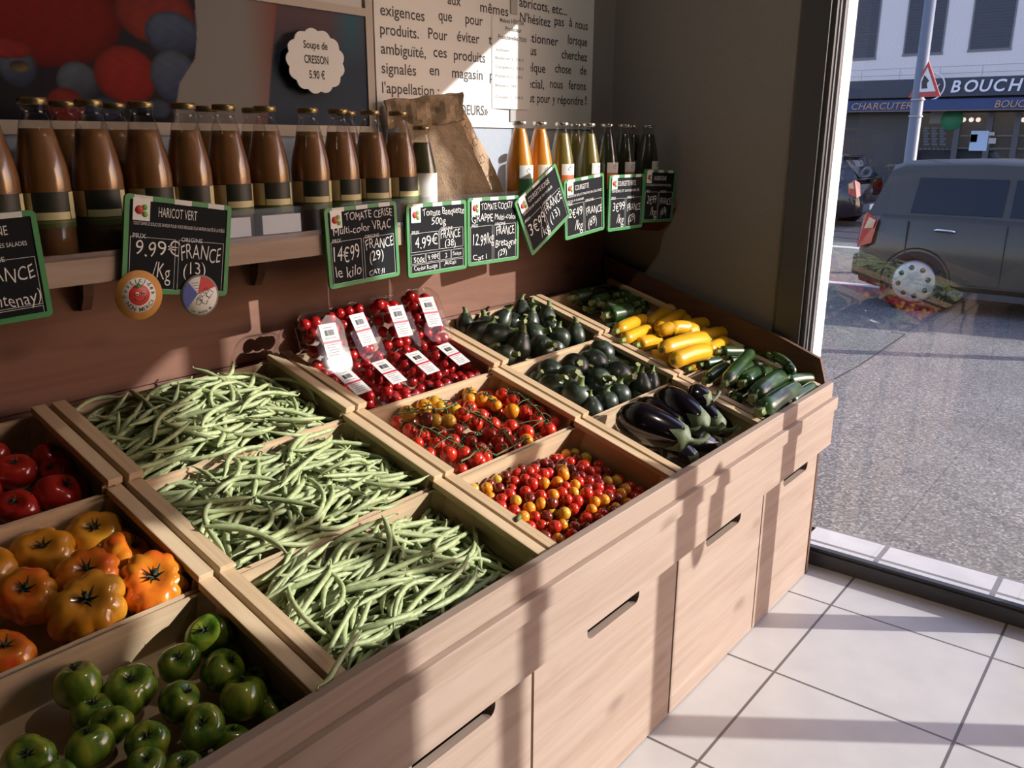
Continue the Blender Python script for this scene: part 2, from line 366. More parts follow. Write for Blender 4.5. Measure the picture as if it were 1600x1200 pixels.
# round emblem with script on the sign band
ey, ez = fp(1458, 136); er = .36
em = MB().lathe([(er, 0), (er, .02), (er*.9, .02), (er*.9, 0)], M=face(-.26, ey, ez))
for k in range(3): em.tube([(-.16+.1*k, .05-.04*k, .015), (-.1+.1*k, -.04, .015), (-.02+.1*k, -.06+.03*k, .015), (.02+.1*k, .05, .015)], .016, 5, M=face(-.26, ey, ez))
em.tube([(-.05, -.02, .015), (-.03, .14, .015)], .014, 5, M=face(-.26, ey, ez))
em.build('round_emblem', MATS['white_letter'], fac)
# upper windows with closed roller shutters
sh = noisy('shutter_slats', [(.4, (.085, .095, .12)), (.6, (.13, .14, .17))], scale=(.1, .1, 9), nscale=1, detail=1, rough=.6)
for u0, u1, v0 in [(1413, 1470, 84), (1515, 1577, 77), (1622, 1690, 70), (1318, 1366, 92), (1225, 1275, 98)]:
    y1 = at(u0, v0, x=FX).y; y0 = at(u1, v0, x=FX).y; zb_ = fz(at((u0+u1)/2, v0-1, x=FX).z)
    f = MB().box((-.02, y0-.05, zb_-.06), (.02, y1+.05, zb_)).box((-.015, y0-.04, zb_), (.02, y0, zb_+2.45)).box((-.015, y1, zb_), (.02, y1+.04, zb_+2.45)).build('window_frame', pm('frame_grey', (.2, .2, .22), .6), fac)
    sl_ = MB()
    for k in range(34): sl_.prism([(-.010, zb_+k*.072), (-.004, zb_+k*.072+.070), (.02, zb_+k*.072+.0715), (.02, zb_+k*.072)], y0, y1, M=Matrix(((1, 0, 0, 0), (0, 0, 1, 0), (0, 1, 0, 0), (0, 0, 0, 1))))
    sl_.build('roller_shutter', pm('shutter_metal', (.060, .067, .088), .6), f)
# glazed shop front under the awning
yA, yB = at(1432, 200, x=FX).y, at(1700, 200, x=FX).y
z_t = aw0-.05
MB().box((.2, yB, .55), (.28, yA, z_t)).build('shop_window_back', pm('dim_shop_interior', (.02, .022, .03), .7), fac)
MB().box((.05, yB, .55), (.06, yA, z_t)).build('shop_window_pane', clear('shop_window_glass', boost=.5), fac)
mul = MB()
for u in (1432, 1495, 1545, 1588): y = at(u, 200, x=FX).y; mul.box((.03, y-.07, .1), (.09, y+.07, z_t))
for v in (212, 232): z = fp(1530, v)[1]; mul.box((.1, yB, z-.02), (.2, at(1497, 200, x=FX).y, z+.02))
mul.build('shop_window_frame', pm('steel_frame', (.07, .075, .09), .4), fac)
for u in (1504, 1516, 1527, 1598): y, z = fp(u, 187); MB().lathe([(0, .05), (.05, .03), (.06, 0), (0, -.01)], M=face(.12, y, z)).build('spot_lamp', pm('lit_spot', (1, .9, .8), .5, emit=(1, .85, .7), es=.9), fac)
y, z = fp(1487, 187); MB().lathe([(.27, 0), (.27, .03), (0, .03)], M=face(.04, y, z)).build('round_green_sign', pm('green_sign', (.03, .22, .10), .5), fac)
for u, v, a, b, nm, c in [(1529, 220, .3, .36, 'pale_notice', (.5, .62, .8)), (1521, 216, .12, .14, 'pale_notice', (.5, .62, .8)), (1550, 220, .12, .1, 'small_notice', (.5, .48, .45)), (1549, 209, .1, .06, 'small_notice', (.5, .48, .45)), (1466, 182, .3, .26, 'bottle_row', (.2, .2, .18))]:
    a, b = a*1.38, b*1.38; y, z = fp(u, v); MB().box((.025, y-a/2, z-b/2), (.045, y+a/2, z+b/2)).build(nm, pm(nm+'_paper', c, .7), fac)
chs = MB()
for k in range(7):
    y, z = fp(1458, 200+k*4.2)
    for q_ in range(3): chs.box((.04, y-.3+.2*q_+.04*(k % 2), z-.03), (.05, y-.15+.2*q_, z+.02))
y, z = fp(1457, 233)
for q_ in range(9): chs.box((.04, y-.5+.11*q_, z-.02), (.05, y-.42+.11*q_, z+.02))
chs.build('window_chalk_lines', pm('faint_chalk', (.11, .13, .15), .8), fac)

lx, ly = 10.5, at(1421, 258, x=10.5).y
lp = thing('street_lamp_post', 'tall tapering blue-grey street lamp post in front of the butcher shop', 'lamp post', (lx, ly, GZ))
STEEL = pm('painted_steel', (.16, .18, .22), .5)
MB().lathe([(.10, 0), (.10, .5), (.078, .55), (.06, 5), (0, 5)], 20).build('post', STEEL, lp)
for v in (157, 183): MB().lathe([(.084, 0), (.084, .02)], 20, M=Matrix.Translation((0, 0, at(1430, v, x=10.5).z-GZ))).build('band', pm('band_grey', (.35, .37, .4), .5), lp)
sg = thing('road_warning_sign', 'triangular red and white road sign fixed to the lamp post', 'road sign', (lx-.09, ly-.1, at(1452, 131, x=10.5).z))
tri = [(-.24, -.16), (.24, -.16), (0, .26)]
sm_ = Matrix.Rotation(R(-118), 4, 'Z') @ Matrix.Rotation(R(90), 4, 'X')
MB().prism(tri, 0, .012, M=sm_).build('sign_plate', pm('sign_red', (.5, .05, .05), .5), sg)
MB().prism([(x*.68, y*.68+.01) for x, y in tri], .012, .016, M=sm_).prism([(x*.68, y*.68+.01) for x, y in tri], -.004, 0, M=sm_).build('sign_face', pm('sign_white', (.75, .75, .75), .5), sg)
MB().prism([(-.05, -.06), (.04, -.06), (.02, .0), (.05, .03), (-.03, .10), (-.06, .02)], .016, .018, M=sm_).build('sign_symbol', BLACK, sg)

def car(name, label, M, L, W, H, paint, hub, roofp):
    t = thing(name, label, 'car', M=M); hw = W/2
    # local: y from the rear (0) to the front (L); x across; z up
    belt = .63*H
    low = [(.0, .32, .50, .80), (.06, .24, .72, .93), (.25, .20, belt, 1), (.9, .19, belt+.01, 1), (.62*L, .19, belt-.03, 1), (.74*L, .2, belt-.06, .985), (.88*L, .22, .50*H, .95), (.97*L, .26, .42*H, .84), (L, .34, .36*H, .7)]
    v = []; f = []
    for y, a, b, k in low:
        x = hw*k; mid = a+(b-a)*.45
        ring = [(-x*.9, a), (-x, a+.1), (-x*1.0, mid), (-x*.985, b-.06), (-x*.94, b), (x*.94, b), (x*.985, b-.06), (x, mid), (x, a+.1), (x*.9, a)]
        v += [(p, y, q) for p, q in ring]
    n = 10
    for i in range(len(low)-1):
        for j in range(n): f.append((i*n+j, i*n+(j+1) % n, (i+1)*n+(j+1) % n, (i+1)*n+j))
    f += [list(range(n)), list(range((len(low)-1)*n, len(low)*n))[::-1]]
    body = MB().add(v, f, 0, True).build('body', paint, t); es = body.modifiers.new('split', 'EDGE_SPLIT'); es.split_angle = R(38)
    # cabin: roof line from the rear hatch to the windscreen foot
    top = [(y*L, z*H) for y, z in roofp]; b0 = belt-.02
    def xr(z): return hw*(.94-.20*(z-b0)/(H-b0))
    v = []; f = []
    for y, z in top: v += [(-hw*.94, y, b0), (-xr(z)-.0, y, z-.05 if z-b0 > .08 else z), (-xr(z)+.09, y, z), (xr(z)-.09, y, z), (xr(z), y, z-.05 if z-b0 > .08 else z), (hw*.94, y, b0)]
    for i in range(len(top)-1):
        for j in range(5): f.append((i*6+j, i*6+j+1, (i+1)*6+j+1, (i+1)*6+j))
    cb = MB().add(v, f, 0, True).build('cabin', paint, t); es = cb.modifiers.new('split', 'EDGE_SPLIT'); es.split_angle = R(38)
    gl = pm('car_window_glass', (.006, .008, .013), .06, spec=.45)
    def side(s, y, z, out=.008): return (s*(xr(z)+out if z > b0 else hw*.94+out), y, z)
    zt, zb2 = H-.185, belt+.03
    for s in (-1, 1):
        for ya, yb, sa, sb in [(.135*L, .352*L, .008*L, 0), (.37*L, .60*L, 0, .06*L)]:
            wn = MB()
            pts = [(ya, zb2), (yb+sb, zb2), (yb, zt), (ya+sa, zt)]
            wn.add([side(s, y, z) for y, z in pts]+[side(s, y, z, -.01) for y, z in pts], [(0, 1, 2, 3) if s > 0 else (3, 2, 1, 0), (0, 4, 5, 1), (1, 5, 6, 2), (2, 6, 7, 3), (3, 7, 4, 0)])
            wn.build('side_window', gl, t)
        hd = pm('chrome_handle', (.7, .7, .72), .25, 1)
        for yh in (.205*L, .44*L): MB().tube([(s*(hw+.004), yh, belt-.13), (s*(hw+.03), yh+.03, belt-.12), (s*(hw+.03), yh+.15, belt-.125), (s*(hw+.004), yh+.18, belt-.135)], .014, 8).build('door_handle', hd, t)
        sm2 = MB()
        for yh in (.135*L, .37*L, .63*L): sm2.box((s*hw-.006, yh, .3), (s*hw+.004, yh+.008, belt-.05))
        sm2.box((s*hw-.006, .15*L, .30), (s*hw+.003, .78*L, .312)).build('door_seam', BLACK, t)
        MB().box((s*hw*.98-.02, .24*L, .18), (s*hw*.98+.02, .72*L, .24)).build('sill_trim', pm('sill_plastic', (.05, .05, .055), .6), t)
        for yw in (.17*L, .81*L):
            hwk = hw*(1 if yw < L/2 else .97)
            my = Matrix.Translation((s*hwk, yw, .30)) @ Matrix.Rotation(R(90)*s, 4, 'Y')
            MB().lathe([(.345, -.1), (.345, .003), (.33, .003), (.33, -.02), (0, -.02)], 32, M=my).build('wheel_arch', pm('arch_black', (.008, .008, .009), .8), t)
            wh = MB().lathe([(.0, -.02), (.21, -.02), (.23, .03), (.29, .035), (.305, .01), (.305, -.12)], 32, M=my).build('tyre', pm('tyre_rubber', (.015, .015, .016), .85), t)
            cap = MB().lathe([(0, .04), (.08, .045), (.19, .038), (.215, .02), (.215, 0)], 32, M=my).build('hubcap', hub, wh)
            hb = MB()
            for k in range(8): hb.lathe([(.0, .0), (.026, .0), (.028, -.006)], 10, M=my @ Matrix.Translation((.145*math.cos(k*math.pi/4+.2), .145*math.sin(k*math.pi/4+.2), .0445)))
            hb.build('hubcap_hole', BLACK, wh)
        tl = MB().add([(s*hw*.96, .05, .60), (s*hw*1.005, .20, .66), (s*hw*1.0, .24, belt-.06), (s*hw*.97, .12, belt+.02), (s*hw*.84, .012, .64), (s*hw*.84, .05, belt-.04)], [(0, 1, 2, 3), (0, 3, 5, 4)] if s > 0 else [(3, 2, 1, 0), (4, 5, 3, 0)])
        tl.v = [(x*1.012, y-.012, z) for x, y, z in tl.v]
        lamp = tl.build('tail_light', pm('red_lamp', (.45, .015, .02), .2, coat=1), t)
        MB().add([(s*hw*1.018, .10, belt-.15), (s*hw*1.026, .19, belt-.14), (s*hw*1.024, .21, belt-.06), (s*hw*1.0, .135, belt-.03)], [(0, 1, 2, 3) if s > 0 else (3, 2, 1, 0)]).build('indicator_lens', pm('amber_lens', (.7, .45, .25), .2), lamp)
    y0_, z0_ = top[0]; y1_, z1_ = top[1]
    MB().add([(-hw*.74, y0_-.012+.02, z0_+.04), (hw*.74, y0_-.012+.02, z0_+.04), (hw*.62, y1_-.03, z1_-.06), (-hw*.62, y1_-.03, z1_-.06)], [(0, 1, 2, 3)]).build('rear_window', gl, t)
    MB().box((-hw*.66, y1_-.10, z1_-.03), (hw*.66, y1_+.05, z1_+.005)).build('roof_spoiler', paint, t, bevel=.01)
    MB().box((-hw*.8, -.05, .28), (hw*.8, .1, .52)).build('rear_bumper', paint, t, bevel=.04)
    pl = MB().box((-.26, -.062, .34), (.26, -.05, .45)).build('number_plate', WHITE, t)
    return t
car('parked_car', 'dark olive brown hatchback parked on the near side of the street', Matrix.Translation((7.9+.85, 2.2, GZ)) @ Matrix.Rotation(R(180), 4, 'Z'), 3.85, 1.70, 1.52,
    pm('olive_brown_paint', (.045, .042, .032), .4, .2, coat=.4), noisy('hubcap_silver', [(.3, (.34, .35, .33)), (.7, (.46, .47, .45))], nscale=22, rough=.45, metal=.5), [(.028, .63), (.066, .95), (.10, .985), (.30, 1.0), (.55, .985), (.62, .96), (.80, .64)])
car('dark_hatchback', 'black hatchback with red tail lights parked on the far side of the street', Matrix.Translation((16.2+.87, at(1334, 300, x=16.2).y-.1, GZ)), 4.2, 1.74, 1.47,
    pm('black_blue_paint', (.012, .014, .022), .2, .3, coat=1), MATS['hubcap_silver'], [(.02, .64), (.11, .955), (.18, .985), (.35, 1.0), (.55, .98), (.60, .96), (.78, .64)])

# ================================================================== the display stand
st = thing('produce_display_stand', 'long brown pine produce stand with pull-out bins and sloping top', 'display stand', (0, 0, 0))
X0, X1 = -2.3, 1.06
FY = .135
def slope(y): return .664+(y-.135)*.329
MB().box((X0, .112, .622), (X1-.015, .132, .672)).build('upper_rim_board', W_STAND, st, bevel=.002)
MB().box((X0, .098, .582), (X1+.004, .132, .622)).build('rim_moulding', W_STAND, st, bevel=.002)
MB().box((X0, .107, .462), (X1+.006, .132, .584)).build('apron_board', W_STAND, st, bevel=.002)
div = [-1.63, -1.05, -.469, .101, .609, 1.075]
MB().box((X0, .16, .0), (X1, .18, .50)).build('gap_shade_sheet', pm('dark_gap', (.03, .02, .015), .9), st)  # near-black sheet paints the shade in gaps and hand holes
for i in range(5):
    a, b = div[i]+.004, div[i+1]-.004
    if i == 4: b = 1.034
    wd = b-a; c = (a+b)/2+(.03 if i != 3 else .0); hw_ = .105; top_ = .461 if i != 1 else .452
    # bin front with a rounded hand hole cut into its upper edge
    hx0, hx1 = c-hw_, c+hw_
    if i == 1: hx0, hx1 = -.79, -.58
    if i == 2: hx0, hx1 = -.285, -.078
    if i == 3: hx0, hx1 = .25, .457
    if i == 4: hx0, hx1 = .755, .95
    r_ = .018; hz = .405
    poly = [(a, .004), (b, .004), (b, top_), (hx1, top_)]
    poly += [(hx1-r_+r_*math.cos(t_), hz+r_-r_*math.sin(t_)) for t_ in [k*math.pi/8 for k in range(5)]]
    poly += [(hx0+r_-r_*math.sin(t_), hz+r_-r_*math.cos(t_)) for t_ in [k*math.pi/8 for k in range(5)]]
    poly += [(hx0, top_), (a, top_)]
    MB().prism(poly, -.018, 0, M=Matrix(((1, 0, 0, 0), (0, 0, -1, FY), (0, 1, 0, 0), (0, 0, 0, 1)))).build('bin_front', W_STAND, st, bevel=.0015)
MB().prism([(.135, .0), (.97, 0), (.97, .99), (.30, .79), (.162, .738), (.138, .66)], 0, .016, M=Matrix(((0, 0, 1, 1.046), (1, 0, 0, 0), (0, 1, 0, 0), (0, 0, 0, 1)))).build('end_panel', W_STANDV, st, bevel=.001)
MB().add([(X0, .14, .525), (1.04, .14, .525), (1.04, .96, .795), (X0, .96, .795), (X0, .14, .515), (1.04, .14, .515), (1.04, .96, .785), (X0, .96, .785)], [(0, 1, 2, 3), (7, 6, 5, 4), (0, 4, 5, 1), (2, 6, 7, 3)]).build('sloping_top', W_STAND, st)
bp = MB()
for i, (z0, z1) in enumerate([(.60, .89), (.892, 1.20)]): bp.box((X0, BACK_Y, z0), (1.06, BACK_Y+.014, z1))
bp.build('back_panel', W_BACK, st, bevel=.001)

# ------------------------------------------------------------------ crates
TILT = R(16)
CX = [(-1.452, -.944), (-.929, -.424), (-.412, .070), (.083, .562), (.576, 1.020)]
CY = [(.139, .664), (.402, .750), (.657, .842)]
CD = .270; CH = .094
what = [['green tomatoes', 'orange ribbed tomatoes', 'red tomatoes'], ['green beans, nearest the front', 'green beans, in the middle row', 'green beans, in the back row'],
        ['loose multicoloured cherry tomatoes', 'tomatoes on the vine', 'clear tomato punnets'], ['aubergines', 'round courgettes, in the middle row', 'round courgettes, in the back row'],
        ['long green courgettes, at the front right corner', 'yellow courgettes', 'long green courgettes, in the shaded back corner']]
def crate_frame(c, r):
    mm = Matrix.Rotation(TILT, 4, 'X'); mm.translation = (CX[c][0], CY[r][0], CY[r][1]); return mm
def crate(c, r):
    wd = CX[c][1]-CX[c][0]; d = CD/math.cos(TILT)*.985; h = CH
    t = thing('wooden_crate', 'shallow pale wooden crate of '+what[c][r], 'crate', M=crate_frame(c, r), group='wooden crates on the sloping stand')
    for x in (0, wd-.009): MB().box((x, .004, -h), (x+.009, d-.004, -.013)).build('side_board', W_CRY, t)
    for x in (-.002, wd-.024): MB().box((x, 0, -.0135), (x+.026, d, 0)).build('top_rail', W_CRY, t, bevel=.0012)
    for y, zt in ((0.003, -.03), (d-.009, -.018)): MB().box((.009, y, -h), (wd-.009, y+.006, zt)).build('long_board', W_CRX, t)
    MB().box((.0, .0, -h-.006), (wd, d, -h)).build('base_board', W_CRX, t)
    for x, y, sx, sy in ((.009, .009, 1, 1), (wd-.009, .009, -1, 1), (.009, d-.009, 1, -1), (wd-.009, d-.009, -1, -1)):
        MB().prism([(x, y), (x+.02*sx, y), (x, y+.02*sy)][::sx*sy], -h, -.014).build('corner_post', W_CRX, t)
    return t
for c in range(5):
    for r in range(3): crate(c, r)
CN = Vector((0, -math.sin(TILT), math.cos(TILT))); CS = Vector((0, math.cos(TILT), math.sin(TILT)))
def cpt(c, r, u, v, h):
    o = Vector((CX[c][0], CY[r][0], CY[r][1]))+CN*h; d = ray(u, v)
    return CAM+d*((o-CAM).dot(CN)/d.dot(CN))
def clamp_in(c, r, p, rad, back=.012):
    x = min(max(p.x, CX[c][0]+.01+rad), CX[c][1]-.01-rad)
    o = Vector((CX[c][0], CY[r][0], CY[r][1])); s_ = (p-o).dot(CS); s2 = min(max(s_, .01+rad), CD/math.cos(TILT)-.012-rad)
    return Vector((x, p.y, p.z))+CS*(s2-s_)
def cloc(c, r, x, y, h): return crate_frame(c, r) @ Vector((x, y, h))

# ================================================================== wall shelf with label rail
sf = thing('bottle_shelf', 'long brown wooden wall shelf with a clear price rail along its front', 'shelf', (0, 0, 0))
SZ = 1.192
MB().box((X0, .722, SZ-.022), (1.105, .998, SZ)).build('shelf_board', W_BACK, sf, bevel=.001)
MB().box((X0, .712, 1.163), (-.206, .722, 1.214)).build('fascia_board', W_STAND, sf, bevel=.001)
MB().box((X0, .7065, 1.205), (1.06, .7095, 1.266)).box((X0, .7095, 1.205), (1.06, .722, 1.208)).build('clear_price_rail', clear('rail_plastic', (.92, .93, .95), 1.5, .05), sf)
for u0, u1, v0, v1 in [(357, 392, 343, 366), (410, 470, 334, 358), (320, 350, 346, 368), (644, 655, 320, 338)]:
    a = at(u0, (v0+v1)/2, y=.71); b = at(u1, (v0+v1)/2, y=.71)
    MB().box((a.x, .7096, 1.216), (b.x, .7102, 1.252)).build('paper_insert', pm('insert_paper', (.72, .75, .80), .3), sf)
MB().prism([(.98, 1.09), (.98, 1.31), (.86, 1.30), (.78, 1.27), (.735, 1.22), (.725, 1.17), (.74, 1.12), (.78, 1.09)], 1.085, 1.104, M=Matrix(((0, 0, 1, 0), (1, 0, 0, 0), (0, 1, 0, 0), (0, 0, 0, 1)))).build('red_end_shape', pm('dark_red_surface', (.13, .02, .015), .6), sf)  # unidentified rounded dark red shape at the right end of the shelf
for u in (404, 130, 720):
    x = at(u, 440, y=.97).x
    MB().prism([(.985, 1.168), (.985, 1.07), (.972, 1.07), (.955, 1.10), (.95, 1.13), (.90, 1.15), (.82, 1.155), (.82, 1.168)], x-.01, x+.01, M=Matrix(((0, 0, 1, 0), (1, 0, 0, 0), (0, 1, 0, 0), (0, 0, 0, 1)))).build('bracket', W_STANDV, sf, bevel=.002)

# ================================================================== things on the wall
WM = Matrix(((1, 0, 0, 0), (0, 0, -1, 0), (0, 1, 0, 0), (0, 0, 0, 1)))       # local x to x, local y up, local z towards the shop
def wallm(x, y, z): mm = WM.copy(); mm.translation = (x, y, z); return mm
INK = pm('black_ink', (.012, .012, .014), .6)
mu = thing('berry_photo_mural', 'large printed photo of raspberries, blueberries and a hand on the back wall', 'wall picture', (0, 0, 0))
mx0, mx1, mz0, mz1 = -1.5, -.045, 1.425, 1.683
def bl(u, v): p = at(u, v, y=WALL_Y); return p.x, p.z
def disc(u, v, r): x, z = bl(u, v); e = bl(u+r, v); return x, z, abs(e[0]-x)
RED, BLUE, HAND = (.30, .012, .012), (.028, .04, .085), (.33, .27, .245)
shapes = []
def S(u, v, ru, rv, c, c2=None): x, z = bl(u, v); shapes.append((x, z, abs(bl(u+ru, v)[0]-x), abs(bl(u, v+rv)[1]-z), c, c2 or c))
S(60, 20, 125, 85, (.20, .006, .006), (.26, .008, .008)); S(240, 20, 60, 50, (.30, .03, .02), (.22, .02, .02)); S(25, 105, 30, 32, BLUE, (.10, .12, .16)); S(28, 104, 15, 9, (.25, .16, .06), (.03, .02, .02))
S(120, 130, 33, 33, (.02, .025, .05), (.13, .15, .19)); S(5, 75, 45, 16, (.30, .02, .02)); S(195, 118, 48, 46, (.28, .008, .008), (.33, .02, .015)); S(100, 165, 30, 28, (.25, .02, .02))
S(268, 55, 42, 36, BLUE, (.09, .12, .19)); S(270, 120, 36, 42, (.03, .045, .11), (.10, .12, .17)); S(160, 170, 30, 18, (.03, .05, .10)); S(245, 170, 20, 15, (.05, .06, .09))
hx = [bl(u, v) for u, v in [(300, -30), (305, 60), (302, 92), (278, 130), (272, 170), (268, 200), (415, 200), (420, 120), (425, 60), (433, -30)]]
def inside(x, z, P):
    c = False
    for i in range(len(P)):
        a, b = P[i], P[i-1]
        if (a[1] > z) != (b[1] > z) and x < (b[0]-a[0])*(z-a[1])/(b[1]-a[1])+a[0]: c = not c
    return c
sx_ = bl(428, 100)[0]
def art(x, z):
    if inside(x, z, hx):
        k = (x-hx[3][0])/(hx[7][0]-hx[3][0]); r_ = max(0, k-.72)*1.6+max(0, .2-(z-1.43)/.2)*max(0, k-.3)*1.2
        return (HAND[0]-.02*k+.02*r_, HAND[1]-.28*r_, HAND[2]-.28*r_)
    if x > hx[6][0]-.02:
        k = max(0, min(1, (z-1.56)/.1)); q = max(0, 1-abs(x+.09)/.07)
        return (.045+.10*k*(1-q), .06+.02*k+.06*k*q, .09+.0*k+.10*k*q)
    c = (.012, .010, .018)
    for sx, sz, rx, rz, a, b in shapes:
        d = ((x-sx)/rx)**2+((z-sz)/rz)**2
        if d < 1:
            t = max(0, min(1, (z-sz)/rz*.6+.5-(x-sx)/rx*.2)); e = (1-d**3*.65)*(1+.10*math.sin(160*x+3*math.sin(90*z))*math.sin(140*z)); c = tuple((a[i]*(1-t)+b[i]*t)*e for i in range(3))
    return c
nx, nz_ = 460, 110; vs = []; cs = []
for j in range(nz_+1):
    for i in range(nx+1):
        x = mx0+(mx1-mx0)*i/nx; z = mz0+(mz1-mz0)*j/nz_; vs.append((x, .9935, z)); dx_, dz_ = (mx1-mx0)/nx*.27, (mz1-mz0)/nz_*.27; sm4 = [art(x+a_*dx_, z+b_*dz_) for a_, b_ in ((-1, -1), (1, -1), (-1, 1), (1, 1))]; cs.append(tuple(sum(q_[i_] for q_ in sm4)*k_/4 for i_, k_ in enumerate((.62, .72, .8))))
mp_ = MB().add(vs, [(j*(nx+1)+i, j*(nx+1)+i+1, (j+1)*(nx+1)+i+1, (j+1)*(nx+1)+i) for j in range(nz_) for i in range(nx)])
pmt = pm('mural_print', (.1, .1, .1), .6, spec=.12); n, l, b = nodes(pmt); vc = n.new('ShaderNodeVertexColor'); vc.layer_name = 'print'; l.new(vc.outputs[0], b.inputs['Base Color'])
po = mp_.build('photo_print', pmt, mu); ca = po.data.color_attributes.new('print', 'FLOAT_COLOR', 'POINT')
for i, c in enumerate(cs): ca.data[i].color = (*c, 1)
MB().box((mx0, .994, mz0), (mx1, .9995, mz1)).build('mural_panel', pm('panel_edge', (.4, .36, .32), .7), mu)
CREAM = pm('cream_frame', (.50, .45, .40), .7)
MB().box((mx0, .990, 1.400), (-.022, .9995, mz0)).box((mx1, .990, mz0), (-.022, .9995, 2.2)).box((mx0, .990, mz1), (mx1, .9995, mz1+.018)).build('cream_border', CREAM, mu)
MB().box((mx0, .992, mz1+.018), (mx1-.01, .9995, 2.2)).build('upper_panel', pm('pale_grey_panel', (.58, .58, .58), .7), mu)

cdn = thing('price_card', 'white scalloped price card for watercress soup on the dark part of the mural', 'price card', tuple(at(493, 96, y=.972)))
sc_pts = []
NB = 13
for k in range(NB):
    for q_ in range(6):
        a = 2*math.pi*(k+q_/6)/NB; r_ = 1+.055*abs(math.sin(math.pi*q_/6))*1.6
        sc_pts.append((.079*math.cos(a)*r_, .066*math.sin(a)*r_))
MB().prism(sc_pts, 0, .003, M=WM).build('card', pm('card_white', (.78, .78, .78), .7), cdn)
MB().box((-.03, .003, -.03), (.03, .019, .03)).build('foam_spacer', WHITE, cdn)
letters([('Soupe de', 0, .027, .0165, {'al': 'c', 'w': .070, 'bold': .015}), ('CRESSON', 0, -.005, .0175, {'al': 'c', 'w': .070, 'bold': .02}), ('5.90 €', 0, -.038, .0175, {'al': 'c', 'w': .046, 'bold': .02})], INK, 'card_lettering', cdn, M=WM @ Matrix.Translation((0, 0, .0032)))

pn = thing('text_panel', 'white wall panel with two columns of black French text', 'wall panel', (0, 0, 0))
MB().box((-.017, .990, 1.428), (.963, .9995, 2.25)).build('panel', pm('panel_white', (.76, .76, .75), .55), pn)
tw = []
def word(t, u0, u1, v, h=.027):
    a, b_ = at(u0, v, y=.99), at(u1, v, y=.99); tw.append((t, a.x, a.z, h, {'w': b_.x-a.x, 'bold': .010}))
for wd in [('aux', 699, 720, 6), ('mêmes', 750, 794, 18), ('exigences', 594, 663, 23), ('que', 685, 706, 31), ('pour', 727, 754, 36.5), ('produits.', 594, 654, 53), ('Pour', 669, 699, 60), ('éviter', 714, 749, 64), ('toute', 763, 800, 69),
           ('ambiguïté,', 595, 665, 83.5), ('ces', 677, 698, 88.5), ('produits', 709, 758, 93), ('sont', 768, 792, 98), ('signalés', 596, 650, 114), ('en', 671, 686, 117), ('magasin', 706, 754, 121), ('par', 765, 785, 125), ("l'appellation :", 597, 686, 145), ('«COUP DE COEURS»', 640, 762, 176),
           ('abricots, etc...', 811, 886, 10), ("N'hésitez", 812, 860, 34), ('pas', 866, 881, 39), ('à', 889, 894, 41), ('nous', 899, 918, 44), ('questionner', 803, 872, 62), ('lorsque', 887, 917, 68), ('vous', 815, 838, 84), ('cherchez', 877, 917, 91),
           ('quelque', 811, 852, 110), ('chose', 867, 892, 113), ('de', 906, 916, 116), ('spécial,', 812, 850, 136), ('nous', 859, 879, 137), ('ferons', 888, 915, 139), ('tout', 814, 835, 159), ('pour', 839, 859, 160), ('y', 863, 867, 161), ('répondre', 871, 911, 162), ('!', 914, 916, 163)]: word(*wd)
letters(tw, pm('panel_ink', (.03, .03, .035), .6), 'panel_lettering', pn, M=wallm(0, .9897, 0))
sh_ = thing('producer_notice', 'white sheet with a small printed price list taped over the middle of the text panel', 'notice', (0, 0, 0))
a0, a1 = at(770, 26, y=.985), at(829, 172, y=.985); sx0, sx1, sz0, sz1 = a0.x, a1.x+.002, a1.z, a0.z
v = []; N = 12
for j, z in enumerate((sz0, sz1)):
    for i in range(N+1): k = i/N; v.append((sx0+(sx1-sx0)*k, .9885-.006*math.sin(math.pi*k), z))
MB().add(v+[(x, y+.0006, z) for x, y, z in v], [(i, i+1, N+2+i, N+1+i) for i in range(N)]+[(2*N+2+i, 3*N+3+i, 3*N+4+i, 2*N+3+i) for i in range(N)], 0, True).build('sheet', pm('sheet_white', (.80, .80, .79), .6), sh_)
tw = []
for t, u0, u1, v_ in [('Maison HÉRITIER', 781, 819, 34), ('Producteur', 789, 814, 47.5), ('Franchevelles 70200', 779, 823, 60), ('Jus/Soupes :', 775, 796, 79), ('Butternut 1L : 5.90 €', 775, 818, 92), ('Courgette 1L : 5.90 €', 775, 818, 106), ('Potimarron 1L : 5.90 €', 775, 816, 120), ('Betterave 1L : 5.40 €', 775, 806, 135), ('Cresson 1L : 5.90 €', 775, 817, 153)]:
    a, b_ = at(u0, v_, y=.985), at(u1, v_, y=.985); tw.append((t, a.x, a.z, .0115 if v_ < 70 else .008, {'w': b_.x-a.x, 'bold': .02 if v_ < 70 else 0}))
def bow(p):
    k = min(1, max(0, (p.x-sx0)/(sx1-sx0))); return Vector((p.x, p.y, .9973-(.9882-.006*math.sin(math.pi*k))-.0073))
letters(tw, pm('faint_ink', (.10, .10, .10), .7), 'notice_lettering', sh_, M=wallm(0, .9897, 0) if False else WM, bend=lambda p: Vector((p.x, p.y, -(.9882-.006*math.sin(math.pi*min(1, max(0, (p.x-sx0)/(sx1-sx0))))))))
for u, v0, v1 in ((804, -6, 21), (803, 172, 190)):
    a, b_ = at(u-5, v1, y=.985), at(u+5, v0, y=.985); MB().box((a.x, .986, a.z), (b_.x, .989, b_.z)).build('tape', pm('grey_tape', (.40, .40, .41), .5), sh_)

